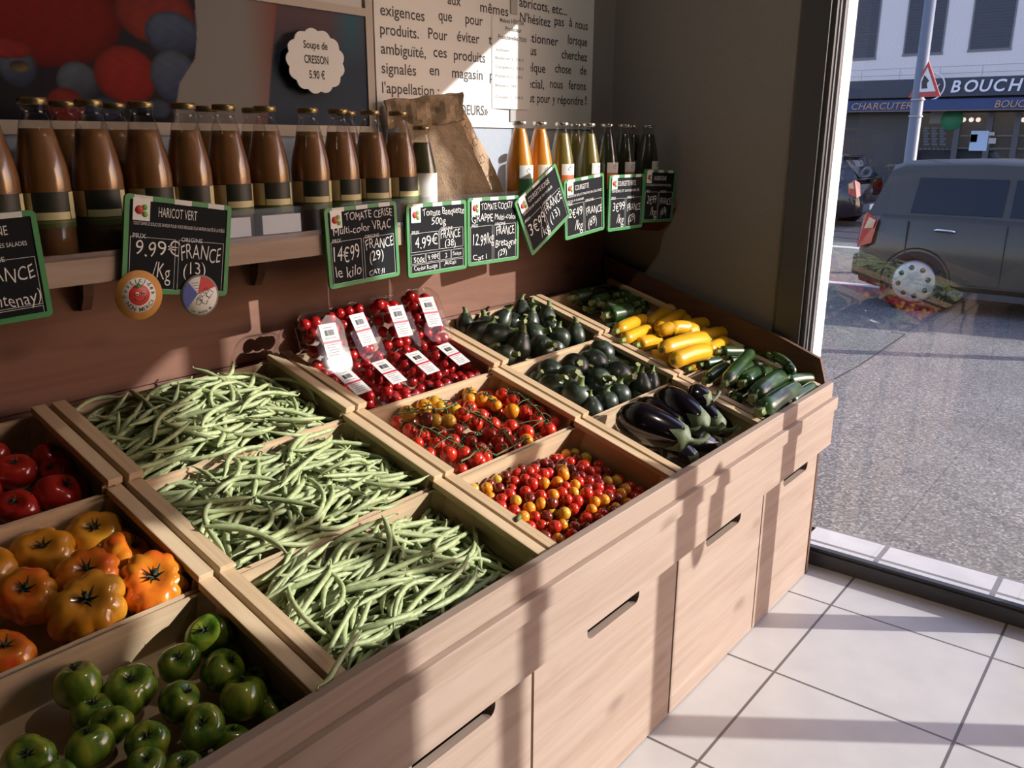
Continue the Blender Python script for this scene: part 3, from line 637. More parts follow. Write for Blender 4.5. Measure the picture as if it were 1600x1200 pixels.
# ================================================================== bottles on the shelf
def bottle_parts(t, H, r, rn, liquid, capm, fill, lab):
    prof = [(0, .001), (r*.93, 0), (r, .004), (r, H*.45), (r*.995, H*.53), (r*.94, H*.60), (r*.875, H*.65), (r*.80, H*.70), (r*.71, H*.76), (r*.62, H*.825), (r*.54, H*.87), (rn*1.04, H*.905), (rn, H*.93), (rn*1.08, H*.942), (rn*1.08, H*.958)]
    MB().lathe(prof, 28).build('glass', clear('bottle_glass', (.90, .89, .88), 1.5), t)
    lq = [(0, .004)]+[(max(q-.0016, 0), z+.001) for q, z in prof[1:] if z < fill*H]
    pr = [p for p in prof if p[1] < fill*H][-1]; nx_ = [p for p in prof if p[1] >= fill*H][0]; k = (fill*H-pr[1])/(nx_[1]-pr[1]); rf = pr[0]+(nx_[0]-pr[0])*k-.0016
    lq += [(rf, fill*H), (0, fill*H)]
    MB().lathe(lq, 28).build('soup', liquid, t)
    MB().lathe([(0, H*.958), (rn*1.16, H*.958), (rn*1.22, H*.962), (rn*1.22, H*.990), (rn*1.12, H), (0, H*.998)], 28).build('cap', capm, t)
def patch(t, name, r, z0, z1, a0, a1, mt, n=14):
    return MB().lathe([(r, z0), (r, z1)], n, arc=(a0, a1)).build(name, mt, t)
def cyl(r, ac):
    def f(p): a = ac+p.x/r; return Vector(((r+p.z)*math.cos(a), (r+p.z)*math.sin(a), p.y))
    return f
GOLD = pm('gold_cap', (.30, .22, .10), .35, .9); SILV = pm('silver_cap', (.62, .60, .55), .25, .9)
L_ORANGE = pm('vegetable_soup', (.27, .13, .048), .4, coat=.35)
L_BRIGHT = pm('carrot_soup', (.80, .33, .03), .3, sss=.3, coat=.6)
L_OLIVE = pm('green_bean_soup', (.24, .20, .045), .3, sss=.2, coat=.6)
L_DARK = pm('dark_green_soup', (.035, .042, .018), .3, coat=.6)
L_CRES = pm('watercress_soup', (.10, .115, .05), .3, coat=.6)
LBLACK = pm('label_black', (.018, .022, .014), .5); LCREAM = pm('label_cream', (.66, .60, .33), .5); LGREEN = pm('label_green', (.10, .13, .03), .5); LWHITE = pm('label_white', (.82, .82, .80), .5); LRED = pm('label_orange_red', (.70, .16, .05), .5)
def big_bottle(t):
    bottle_parts(t, .264, .0415, .0180, L_ORANGE, GOLD, .82, None)
    r = .0419; c = R(-110)
    lb = patch(t, 'label', r, .060, .118, c-1.2, c+1.35, LBLACK, 20)
    patch(lb, 'label_band', r+.0002, .074, .086, c-.40, c+.95, LCREAM, 10); patch(lb, 'label_picture', r+.0002, .074, .117, c-1.2, c-.44, LCREAM, 6); patch(lb, 'label_foot', r+.0002, .060, .073, c-1.2, c+1.3, LGREEN)
    patch(lb, 'label_picture', r+.0002, .074, .117, c+1.0, c+1.34, LCREAM, 6)
    letters([('LA', 0, .1085, .003, {'al': 'c'}), ('SOUPE DE', 0, .1015, .005, {'al': 'c', 'w': .028}), ('LÉGUMES', 0, .0945, .005, {'al': 'c', 'w': .03})], pm('label_gold_ink', (.55, .5, .3), .5), 'label_lettering', lb, bend=cyl(r+.0002, c+.25))
    letters([('BON ET SIMPLE', 0, .0785, .003, {'al': 'c', 'w': .03})], INK, 'band_lettering', lb, bend=cyl(r+.0003, c+.25))
    MB().tube([(0, 0, 0), (.006, .004, .001), (.012, .003, 0), (.018, .008, 0)], [.001, .004, .004, .001], 6, flat=.4, M=Matrix.Translation(((r+.0004)*math.cos(c-.8), (r+.0004)*math.sin(c-.8), .084)) @ Matrix.Rotation(R(90), 4, 'X')).build('label_leaf', LGREEN, lb)
def clear_label_bottle(t, liq, H=.250, r=.0375, rn=.0165):
    bottle_parts(t, H, r, rn, liq, SILV, .925 if liq is L_BRIGHT else .88, None)
    q = r+.0004; c = R(-100)
    lb = patch(t, 'label', q, .055, .135, c-.72, c+.85, LWHITE, 12)
    patch(lb, 'label_band', q+.0002, .055, .104 if liq is not L_BRIGHT else .10, c-.72, c+.85, LRED if liq is not L_BRIGHT else pm('label_leaf_green', (.08, .30, .12), .5), 12)
    dl = MB(); P = [Vector((.006*math.cos(a), .006*math.sin(a)*.8+.121, .0003)) for a in [k*.5 for k in range(11)]]
    dl.tube([cyl(q+.0002, c)(p) for p in P], .0005, 4); dl.tube([cyl(q+.0002, c)(p) for p in (Vector((0, .126, .0003)), Vector((.002, .130, .0003)))], .0005, 4)
    dl.build('label_doodle', INK, lb)
    letters([('Douceur', 0, .107, .004, {'al': 'c', 'w': .022}) if False else ('soupe', .002, .107, .004, {'al': 'c', 'w': .02})], INK, 'label_lettering', lb, bend=cyl(q+.0002, c))
place_words = ['leftmost', 'second', 'third', 'fourth', 'fifth', 'sixth', 'seventh', 'eighth', 'ninth', 'tenth', 'eleventh']
proto = None
front = [(-35, 150), (50, 155), (138, 156), (219, 157), (286, 161), (349, 163), (413, 165), (480, 167), (528, 170), (578, 171), (622, 172)]
for i, (u, v) in enumerate(front):
    p = at(u, v+5, y=.790); p.z = SZ+.0005
    lab = 'tall bottle of orange-brown soup with gold cap, %s of eleven in the front row' % place_words[i]
    if proto is None: proto = thing('soup_bottle', lab, 'bottle', p, group='orange-brown soup bottles on the shelf'); big_bottle(proto)
    else: t = dup(proto, None, None, lab); t.location = p; t.rotation_euler = (0, 0, random.uniform(-.35, .35))
for i, (u, v) in enumerate([(98, 160), (176, 160), (322, 165), (394, 167), (541, 172)]):
    p = at(u, v+5, y=.893); p.z = SZ+.0005
    t = dup(proto, None, None, 'soup bottle half hidden in the back row, %s of five standing behind the orange-brown soups' % words(i).replace('first', 'leftmost')); t.location = p; t.rotation_euler = (0, 0, random.uniform(-2, 2))
p = at(658, 189, y=.775); p.z = SZ+.0005
t = thing('cress_soup_bottle', 'small bottle of dark green watercress soup with a white label beside the paper bag', 'bottle', p)
bottle_parts(t, .232, .0345, .0165, L_CRES, GOLD, .84, None)
lb = patch(t, 'label', .0349, .035, .125, R(-195), R(-20), LWHITE, 20)
letters([('Cresson', 0, .078, .013, {'al': 'c', 'w': .036, 'shear': .35, 'bold': .01}), ('Maison', 0, .098, .004, {'al': 'c'}), ('SOUPE DE', 0, .117, .0035, {'al': 'c'})], INK, 'label_lettering', lb, bend=cyl(.0351, R(-100)))
pr = {}
for i, (u, y, lq, nm, lab) in enumerate([(812, .79, L_BRIGHT, 'carrot_soup_bottle', 'bright orange soup bottle nearest the paper bag'), (844, .79, L_BRIGHT, 'carrot_soup_bottle', 'bright orange soup bottle next to the olive ones'),
        (878, .79, L_OLIVE, 'green_soup_bottle', 'olive green soup bottle next to the bright orange ones'), (899, .87, L_OLIVE, 'green_soup_bottle', 'olive green soup bottle half hidden between two others in front'), (920, .79, L_OLIVE, 'green_soup_bottle', 'olive green soup bottle beside the near-black ones'),
        (949, .79, L_DARK, 'dark_soup_bottle', 'near-black green soup bottle next to the last olive one'), (976, .79, L_DARK, 'dark_soup_bottle', 'near-black soup bottle, second of the dark front row'), (992, .88, L_DARK, 'dark_soup_bottle', 'near-black soup bottle standing behind in the dark corner'), (1014, .79, L_DARK, 'dark_soup_bottle', 'near-black soup bottle at the right end of the shelf')]):
    p = at(u, 193, y=y); p.z = SZ+.0005; p.x = min(p.x, 1.06)
    if nm not in pr: pr[nm] = thing(nm, lab, 'bottle', p, group='small soup bottles at the right of the shelf'); clear_label_bottle(pr[nm], lq)
    else: t = dup(pr[nm], None, None, lab); t.location = p; t.rotation_euler = (0, 0, random.uniform(-.3, .3))

# ================================================================== kraft bag and the chalk boards
kp = noisy('kraft_paper', [(.3, (.50, .345, .22)), (.7, (.60, .43, .29))], nscale=30, rough=.8, bump=.5)
bg_ = thing('paper_bag', 'brown kraft paper bag with a folded top leaning on the shelf', 'paper bag', (.155, .865, SZ+.001))
bg_.rotation_euler = (0, 0, R(-36))
tx = bpy.data.textures.new('creases', 'CLOUDS'); tx.noise_scale = .045
def crumple(o, st, lv=4):
    sb = o.modifiers.new('sub', 'SUBSURF'); sb.subdivision_type = 'SIMPLE'; sb.levels = sb.render_levels = lv
    dm = o.modifiers.new('crease', 'DISPLACE'); dm.texture = tx; dm.strength = st; dm.mid_level = .5
# a bag leaning back to the left; its pleated right side opens so that the rear half of the pleat looks out
def brow(z, xl, xf, xc, xb, d): return [(xl, -d, z), (xf, -d, z), (xc, -d*.1, z), (xb, d*.8, z), (xl+.03, d, z), (xl+.012, 0, z)]
rows = [brow(0, -.085, .095, .075, .160, .052), brow(.07, -.100, .075, .048, .128, .050), brow(.15, -.130, .040, .010, .090, .042), brow(.215, -.160, .010, -.012, .050, .028), brow(.275, -.180, -.01, -.02, .015, .012)]
bv = sum(rows, []); f = [(i*6+j, i*6+(j+1) % 6, (i+1)*6+(j+1) % 6, (i+1)*6+j) for i in range(len(rows)-1) for j in range(6)]+[(5, 4, 3, 2, 1, 0), tuple(24+i for i in range(6))]
crumple(MB().add(bv, f).build('bag_body', kp, bg_), .007)
o = MB().box((-.100, -.018, -.034), (.100, .012, .034)).build('folded_top', kp, bg_); o.rotation_euler = (0, R(-6), 0); o.location = (-.092, -.006, .272); crumple(o, .026)
dd = MB()
for k, (q_, z) in enumerate([(.45, .225), (.7, .195), (.35, .175), (.65, .150), (.38, .125), (.68, .100), (.40, .075), (.66, .048), (.42, .025)]):
    r_ = .0095; i = max(j for j in range(4) if rows[j][0][2] <= z); t_ = (z-rows[i][0][2])/(rows[i+1][0][2]-rows[i][0][2])
    A = Vector(rows[i][2]).lerp(Vector(rows[i+1][2]), t_); B = Vector(rows[i][3]).lerp(Vector(rows[i+1][3]), t_); c = A.lerp(B, q_)+Vector((.002, -.005, 0)); u_ = (B-A).normalized()
    dd.tube([c+u_*(r_*.9*math.cos(a_))+Vector((0, 0, r_*math.sin(a_))) for a_ in [i_*.45 for i_ in range(14)]], .0008, 5); dd.tube([c+Vector((0, 0, r_)), c+u_*.004+Vector((0, 0, r_+.006))], .0008, 4)
dd.build('fruit_doodles', pm('brown_ink', (.16, .10, .06), .7), bg_)

GREEN = pm('green_frame', (.04, .25, .075), .45); SLATE = pm('chalk_slate', (.009, .011, .014), .75, spec=.15); CHALK = pm('white_chalk', (.80, .80, .78), .8); PRINT = pm('printed_white', (.70, .70, .70), .6)
BW, BH = .203, .166
def board(n_, px, label, print_, chalk, dy, boxes=((.06, .05, .47, .58), (.50, .05, .94, .58)), wh=None, stripes=(.10, .42, .74), right=None):
    P = [at(*q, y=.703-dy) for q in px]; c = sum(P, Vector())/4
    u_ = ((P[1]-P[0])+(P[2]-P[3])).normalized(); 
    bw, bh = BW, BH
    if right: c = (P[1]+P[2])/2-u_*bw/2
    v_ = Vector((-u_.z, 0, u_.x)); nrm = Vector((0, -1, 0))
    mm = Matrix((u_, v_, nrm)).transposed().to_4x4(); mm.translation = c
    t = thing('chalkboard_price_tag', label, 'price tag', M=mm, group='green-framed chalkboard price tags on the shelf rail')
    a, b_ = bw/2, bh/2; f_ = .0085
    MB().box((-a+.003, -b_+.003, -.003), (a-.003, b_-.003, .0)).build('slate', SLATE, t)
    rr = .008
    def rrect(x, y, r): return [(sx*(x-r)+r*math.cos(t_+q_*.5*math.pi), sy*(y-r)+r*math.sin(t_+q_*.5*math.pi)) for q_, (sx, sy) in enumerate([(1, 1), (-1, 1), (-1, -1), (1, -1)]) for t_ in (0, R(30), R(60), R(90))]
    o_, i_ = rrect(a, b_, rr), rrect(a-f_, b_-f_, .002); k = len(o_)
    fm = MB().add([(x, y, .0015) for x, y in o_]+[(x, y, .0015) for x, y in i_]+[(x, y, -.004) for x, y in o_]+[(x, y, -.001) for x, y in i_],
                  [(i, (i+1) % k, k+(i+1) % k, k+i) for i in range(k)]+[(i+2*k, (i+1) % k+2*k, (i+1) % k, i) for i in range(k)]+[(k+i, k+(i+1) % k, 3*k+(i+1) % k, 3*k+i) for i in range(k)]); fm.build('frame', GREEN, t)
    for s_ in stripes: MB().box((-a+s_*bw, b_-f_-.0005, .0012), (-a+(s_+.16)*bw, b_-.0005, .0018)).build('awning_stripe', PRINT, t)
    lg = MB().box((-a+.07*bw, b_-.255*bh, .0), (-a+.22*bw, b_-.03*bh, .002)).build('logo_sticker', LWHITE, t)
    MB().lathe([(0, .0012), (.0075, .0008), (.0075, 0)], 14, M=Matrix.Translation((-a+.125*bw, b_-.15*bh, .002))).build('logo_tomato', pm('logo_red', (.6, .06, .04), .6), lg)
    MB().lathe([(0, .001), (.005, .0008), (.005, 0)], 12, M=Matrix.Translation((-a+.17*bw, b_-.12*bh, .002))).lathe([(0, .001), (.005, .0008), (.005, 0)], 12, M=Matrix.Translation((-a+.175*bw, b_-.19*bh, .002))).build('logo_leaf', pm('logo_green', (.15, .4, .08), .6), lg)
    ln = MB(); th = .0007
    for x0, y0, x1, y1 in boxes:
        X_0, Y_0, X_1, Y_1 = -a+x0*bw, -b_+y0*bh, -a+x1*bw, -b_+y1*bh
        for q_ in ((X_0, Y_0, X_1, Y_0+th), (X_0, Y_1-th, X_1, Y_1), (X_0, Y_0, X_0+th, Y_1), (X_1-th, Y_0, X_1, Y_1)): ln.box((q_[0], q_[1], 0), (q_[2], q_[3], .0005))
    ln.build('ruled_boxes', PRINT, t)
    def spec(q_, hand):
        tx_, x, y, h = q_[:4]; k = dict(q_[4]) if len(q_) > 4 else {}
        if 'w' in k: k['w'] *= bw
        if hand: k.setdefault('bold', -.006); k['wav'] = (x*7+y*5) % 6.28
        return (tx_, -a+x*bw, -b_+y*bh, h*bh, k)
    letters([spec(q_, 0) for q_ in print_], PRINT, 'printed_lettering', t, M=Matrix.Translation((0, 0, .0004)))
    letters([spec(q_, 1) for q_ in chalk], CHALK, 'chalk_lettering', t, M=Matrix.Translation((0, 0, .0007)))
    return t
PO = [('PRIX', .08, .565, .05), ('ORIGINE', .52, .565, .045)]
board(1, [(-75, 350), (66, 337), (72, 485), (-72, 510)], 'green-framed chalkboard for Berne tomatoes at the left edge of the photo', [('ROSE DE BERNE', .30, .80, .085, {'w': .48}), ('CETTE TOMATE EST IDÉALE POUR LES SALADES', .10, .69, .04, {'w': .80})]+PO,
      [('FRANCE', .50, .38, .13, {'w': .42}), ('(Fontenay)', .45, .15, .12, {'w': .48})], 0, boxes=((.06, .13, .47, .58), (.50, .13, .94, .58), (.06, .04, .94, .115)), right=True)
hv = board(2, [(192, 307), (357, 322), (355, 462), (196, 452)], 'green-framed chalkboard for green beans at 9.99 euros a kilo', [('HARICOT VERT', .30, .80, .10, {'w': .36}), ('TOUT DANS LE SOUCI DE SAVEUR POUR VOUS RÉGALER À LA VAPEUR SAUTÉ À LA POÊLE', .08, .70, .035, {'w': .86})]+PO,
      [('9.99€', .10, .40, .15, {'w': .40}), ('/Kg', .26, .17, .17, {'w': .17}), ('FRANCE', .53, .38, .16, {'w': .38}), ('(13)', .55, .22, .13, {'w': .22})], .001, stripes=(.08, .44, .76))
board(3, [(503, 327), (617, 316), (626, 428), (517, 452)], 'green-framed chalkboard for loose multicolour cherry tomatoes at 14.99 euros', PO,
      [('TOMATE CERISE', .27, .82, .10, {'w': .66}), ('Multi-color', .10, .66, .10, {'w': .50}), ('VRAC', .64, .66, .12, {'w': .26}), ('14€99', .08, .33, .19, {'w': .36}), ('le kilo', .10, .12, .14, {'w': .34}), ('FRANCE', .53, .42, .13, {'w': .40}), ('(29)', .57, .26, .13, {'w': .20}), ('CAT:II', .55, .08, .07, {'w': .22})], .002)
board(4, [(636, 320), (727, 312), (726, 420), (640, 434)], 'green-framed chalkboard for 500 g tomato punnets at 4.99 euros', [('PRIX', .08, .585, .05), ('ORIGINE', .55, .60, .045)],
      [('Tomate Banquette', .26, .82, .10, {'w': .70}), ('500g', .40, .69, .10, {'w': .24}), ('4.99€', .12, .40, .15, {'w': .37}), ('FRANCE', .55, .48, .12, {'w': .34}), ('(38)', .62, .36, .10, {'w': .18}), ('500g', .10, .20, .07, {'w': .17}), ('9.98€', .33, .21, .07, {'w': .18}), ('2', .62, .21, .07), ('Suite', .75, .22, .06, {'w': .15}), ('Cerise Rouge', .10, .085, .065, {'w': .38}), ('Aucun', .60, .10, .07, {'w': .2})], .001,
      boxes=((.06, .34, .52, .60), (.53, .34, .94, .62), (.06, .18, .29, .31), (.30, .18, .52, .31), (.53, .18, .72, .31), (.73, .18, .94, .31), (.06, .05, .52, .165), (.53, .05, .94, .165)))
board(5, [(730, 310), (808, 306), (809, 404), (734, 416)], 'green-framed chalkboard for multicolour vine tomatoes at 12.99 euros a kilo', PO,
      [('TOMATE COCKTAIL', .26, .81, .10, {'w': .68}), ('GRAPPE', .08, .64, .12, {'w': .40}), ('Multi-color', .51, .65, .09, {'w': .44}), ('12.99/kg', .10, .30, .17, {'w': .40}), ('FRANCE', .55, .42, .13, {'w': .36}), ('Bretagne', .53, .24, .12, {'w': .42}), ('(29)', .58, .10, .10, {'w': .18}), ('Cat I', .10, .08, .08, {'w': .26})], 0)
board(6, [(805, 318), (870, 257), (889, 334), (829, 400)], 'green-framed chalkboard for round courgettes hanging askew on the rail', [('COURGETTE RONDE', .27, .80, .085, {'w': .5}), ('DÉLICIEUSE FARCIE OU POÊLÉE', .10, .69, .04, {'w': .7})]+PO,
      [('3€99', .10, .30, .20, {'w': .40}), ('/kg', .30, .12, .16, {'w': .2}), ('FRANCE', .53, .40, .15, {'w': .40}), ('(13)', .56, .20, .14, {'w': .24})], .006)
board(7, [(881, 284), (945, 270), (943, 358), (881, 375)], 'green-framed chalkboard for courgettes at 2.49 euros a kilo', [('COURGETTE', .27, .80, .085, {'w': .34}), ('RICHE EN EAU ET PAUVRE EN CALORIES', .08, .70, .04, {'w': .86}), ('FACILE À CUISINER', .08, .62, .035, {'w': .4})]+PO,
      [('2€49', .10, .36, .15, {'w': .34}), ('/kg', .24, .13, .17, {'w': .2}), ('FRANCE', .54, .34, .13, {'w': .40}), ('(69)', .58, .14, .15, {'w': .22})], .003)
board(8, [(961, 277), (1012, 275), (996, 352), (941, 360)], 'green-framed chalkboard half in shadow, slanting towards the right wall', [('COURGETTE VERTE', .24, .80, .09, {'w': .52}), ('TENDRE ET SAVOUREUSE', .07, .69, .045, {'w': .8})]+PO,
      [('3€99', .12, .36, .15, {'w': .34}), ('/kg', .24, .13, .17, {'w': .2}), ('FRANCE', .54, .34, .13, {'w': .38}), ('(29)', .58, .14, .14, {'w': .2})], .005)
board(9, [(1010, 263), (1053, 265), (1048, 347), (1005, 349)], 'green-framed chalkboard in deep shadow, last one by the right wall', [('AUBERGINE', .30, .80, .085, {'w': .4}), ('À GRILLER OU EN RATATOUILLE', .07, .69, .04, {'w': .8})]+PO,
      [('2€99', .12, .36, .15, {'w': .30}), ('/kg', .24, .13, .17, {'w': .2}), ('FRANCE', .54, .34, .13, {'w': .36}), ('(69)', .58, .14, .14, {'w': .2})], .002)
# two round badges on the bean board
def ringtext(s, r, a_mid, span, h, inward=False):
    out = []
    for i, ch in enumerate(s):
        k = (i-(len(s)-1)/2)/max(1, len(s)-1); a = a_mid+(-k if not inward else k)*span
        rot = a-math.pi/2 if not inward else a+math.pi/2
        out.append((ch, r*math.cos(a), r*math.sin(a), h, {'al': 'c', 'rot': rot, 'bold': .015}))
    return out
def badge(u, v, r, label):
    p = at(u, v, y=.700); mm = WM.copy(); mm.translation = p
    return thing('round_badge', label, 'badge', M=mm)
b1 = badge(217, 461, 0, 'round orange-rimmed badge with a smiling tomato on the bean board')
MB().lathe([(0, .0012), (.0425, .0012), (.0425, 0), (0, 0)], 40).build('badge_rim', pm('badge_orange', (.62, .30, .08), .5), b1)
MB().lathe([(0, .0016), (.030, .0016), (.030, .001)], 40).build('badge_disc', LWHITE, b1)
tm = MB().lathe([(0, .0045), (.010, .004), (.017, .0028), (.0185, .0016)], 28, wob=lambda a, z: 1+.03*math.cos(2*a)).build('tomato_face', pm('badge_red', (.55, .03, .02), .4), b1)
MB().prism([(0, .012), (-.010, .020), (-.003, .016), (0, .023), (.003, .016), (.010, .020)], .0030, .0048).build('tomato_leaf', pm('badge_leaf', (.05, .25, .05), .5), tm)
ey = MB()
for sx in (-1, 1): ey.lathe([(0, .0062), (.0032, .0058), (.0034, .003)], 14, M=Matrix.Translation((sx*.006, .003, 0)))
ey.build('eye', LWHITE, tm)
pu = MB()
for sx in (-1, 1): pu.lathe([(0, .0068), (.0015, .0066), (.0015, .006)], 10, M=Matrix.Translation((sx*.006+.0006, .0028, 0)))
pu.tube([(.010*math.cos(a), .010*math.sin(a)-.0005, .0045) for a in [R(200+14*k) for k in range(11)]], .0006, 4); pu.build('pupil_and_smile', BLACK, tm)
letters(ringtext('Pesticides', .0225, R(90), R(175), .0075)+ringtext('NON MERCI', .0285, R(270), R(120), .0072, True), INK, 'badge_lettering', b1, M=Matrix.Translation((0, 0, .0016)), whole=True)
b2 = badge(312, 462, 0, 'round blue, white and red badge beside the smiling tomato badge')
MB().lathe([(0, .0012), (.038, .0012), (.038, 0), (0, 0)], 40).build('badge_rim', pm('badge_grey', (.25, .24, .22), .5), b2)
MB().lathe([(0, .0015), (.0345, .0015), (.0345, .001)], 40).build('badge_disc', LWHITE, b2)
def sector(a0, a1, r): return [(-.004, .004)]+[(r*math.cos(R(a0+(a1-a0)*k/10)), r*math.sin(R(a0+(a1-a0)*k/10))) for k in range(11)]
MB().prism(sector(128, 215, .0345), .0015, .0019).build('blue_sector', pm('badge_blue', (.03, .06, .30), .5), b2)
MB().prism(sector(22, 82, .0345), .0015, .0019).build('red_sector', pm('badge_flag_red', (.55, .03, .03), .5), b2)
sk = MB()
for k, (x, y, r_) in enumerate([(.008, -.008, .008), (.018, .002, .007), (-.004, -.010, .006), (.012, .008, .005), (.0, -.004, .005)]): sk.tube([(x+r_*math.cos(a)*(1+.3*math.sin(3*a+k)), y+r_*math.sin(a)*(1+.25*math.cos(5*a)), .0019) for a in [i_*.4 for i_ in range(16)]], .0005, 4)
for k in range(5): sk.box((-.014+.002*k, .024-.005*k, .0015), (-.001+.002*k, .0247-.005*k, .0018))
sk.build('badge_drawing', INK, b2)
letters(ringtext('Les Jardins de', .0325, R(270), R(75), .005, True), INK, 'badge_lettering', b2, M=Matrix.Translation((0, 0, .0016)), whole=True)

def short_row(s): return s.replace(' from the back', '').replace(' in the', ', ').replace(',  ', ', ')

# ================================================================== vegetables
def ell(n=18, m=12, f=None):
    v = []; fc = []
    for j in range(m+1):
        for i in range(n):
            th, ph_ = math.pi*j/m, 2*math.pi*i/n
            v.append(f(th, ph_))
    for j in range(m):
        for i in range(n): fc.append((j*n+i, (j+1)*n+i, (j+1)*n+(i+1) % n, j*n+(i+1) % n))
    return v, fc
def shiny(name, stops, nscale, rough=.22, scale=(1, 1, 1), coat=.5, **k): return noisy(name, stops, scale=scale, nscale=nscale, rough=rough, coat=coat, coatr=.08, detail=3, **k)
M_RED = shiny('red_tomato_skin', [(.3, (.30, .012, .008)), (.7, (.40, .022, .012))], 12)
M_ORG = shiny('orange_tomato_skin', [(.34, (.62, .07, .012)), (.5, (.68, .20, .015)), (.66, (.74, .32, .03))], 13)
M_YOR = shiny('yellow_orange_tomato_skin', [(.3, (.60, .22, .015)), (.7, (.68, .33, .03))], 14)
M_ZEB = shiny('zebra_tomato_skin', [(.36, (.055, .12, .012)), (.5, (.13, .22, .02)), (.66, (.27, .31, .03))], 1, scale=(45, 45, 12))
M_CAL = pm('tomato_calyx_green', (.022, .030, .010), .7)
def beef(t, r, mt, ribs=0, amp=0, flat=.78, cal=True, seed=0):
    rnd = random.Random(seed); ph0 = rnd.uniform(0, 6)
    def f(th, ph_):
        s_ = math.sin(th); k = 1
        if ribs:
            g = abs(math.sin((ribs*ph_+ph0+.5*math.sin(2*ph_+ph0))/2))**.45
            k = 1-1.2*amp*(1-g)*min(1, s_*1.3)-.07*math.sin(2*ph_+ph0)-.04*math.sin(3*ph_+2*ph0)
        rr = r*k*(s_**.85 if s_ > 0 else 0); z = r*flat*math.cos(th)
        d_ = math.exp(-(s_/.36)**2)
        if th < math.pi/2: z -= r*.26*d_
        else: z += r*.10*d_
        return (rr*math.cos(ph_), rr*math.sin(ph_), z)
    v, fc = ell(48 if ribs else 28, 22, f)
    MB().add(v, fc, 0, True).build('flesh', mt, t)
    if cal:
        mb = MB(); z0 = r*flat-r*.27
        for i in range(6):
            a = i*math.pi/3+rnd.uniform(-.2, .2); L_ = r*rnd.uniform(.22, .36)
            mb.tube([(.0, 0, z0), (L_*.35*math.cos(a), L_*.35*math.sin(a), z0+r*.10), (L_*math.cos(a+.15), L_*math.sin(a+.15), z0+r*rnd.uniform(.18, .3))], [r*.05, r*.05, r*.01], 5, flat=.35)
        mb.tube([(0, 0, z0-.002), (r*.03, 0, z0+r*.14), (r*.10, r*.03, z0+r*.26)], [r*.085, r*.06, r*.07], 7)
        mb.lathe([(r*.16, z0-.001), (r*.10, z0+r*.03), (0, z0+r*.04)], 10)
        mb.build('calyx', M_CAL, t)
def beefs(c, r, items, name, desc, group, cat, k, where):
    rw = row_words([(q[0], q[1]) for q in items], k)
    for i, q in enumerate(items):
        u, v, wpx, mt, ribs, amp, flat, h, tilt = q
        p = cpt(c, r, u, v, h); rad = wpx/2*depth(p)/FPX
        p = clamp_in(c, r, p, rad*.9)
        o = Vector((CX[c][0], CY[r][0], CY[r][1])); hh = (p-o).dot(CN)
        low = -CH+.002+rad*flat
        if hh < low: p += CN*(low-hh)
        zd = CN+Vector((tilt[0], tilt[1], 0))
        t = thing(name, '%s, %s' % (desc(mt), short_row(rw[i])), cat, M=xf(p, zd, random.uniform(0, 6)), group=group)
        beef(t, rad, mt, ribs, amp, flat, True, i*7+c+r)
up = (0, -.1); cm = (-.25, -.35); lf = (-.6, -.2); rt_ = (.5, -.3)
beefs(0, 2, [(87, 712, 50, M_RED, 0, 0, .85, -.055, rt_), (22, 738, 66, M_RED, 7, .05, .8, -.05, up), (125, 732, 55, M_RED, 0, 0, .85, -.07, lf), (92, 772, 74, M_RED, 6, .04, .8, -.055, rt_), (155, 752, 48, M_RED, 0, 0, .85, -.07, up), (25, 795, 66, M_RED, 7, .05, .8, -.05, cm), (-35, 770, 66, M_RED, 7, .05, .8, -.05, up), (-20, 715, 60, M_RED, 6, .04, .8, -.06, lf)],
      'beef_tomato', lambda m_: 'dark red beef tomato', 'red beef tomatoes in the rear left crate', 'tomato', 3, 'rear left crate')
beefs(0, 1, [(147, 833, 86, M_YOR, 5, .12, .74, -.05, cm), (62, 857, 92, M_YOR, 6, .16, .72, -.05, cm), (212, 862, 80, M_ORG, 9, .12, .72, -.055, rt_), (137, 900, 98, M_ORG, 8, .15, .72, -.035, cm), (259, 917, 112, M_ORG, 11, .16, .70, -.04, cm), (42, 932, 98, M_ORG, 9, .13, .72, -.035, cm), (150, 965, 124, M_YOR, 8, .20, .70, -.035, cm), (8, 1025, 88, M_ORG, 7, .08, .75, -.04, up), (-28, 880, 88, M_YOR, 7, .08, .72, -.045, up), (-60, 955, 95, M_ORG, 8, .1, .72, -.04, up), (235, 845, 60, M_ORG, 7, .08, .75, -.085, lf)],
      'ribbed_tomato', lambda m_: 'ribbed golden tomato' if m_ is M_YOR else 'ribbed orange-red tomato', 'ribbed orange tomatoes in the middle left crate', 'tomato', 4, 'middle left crate')
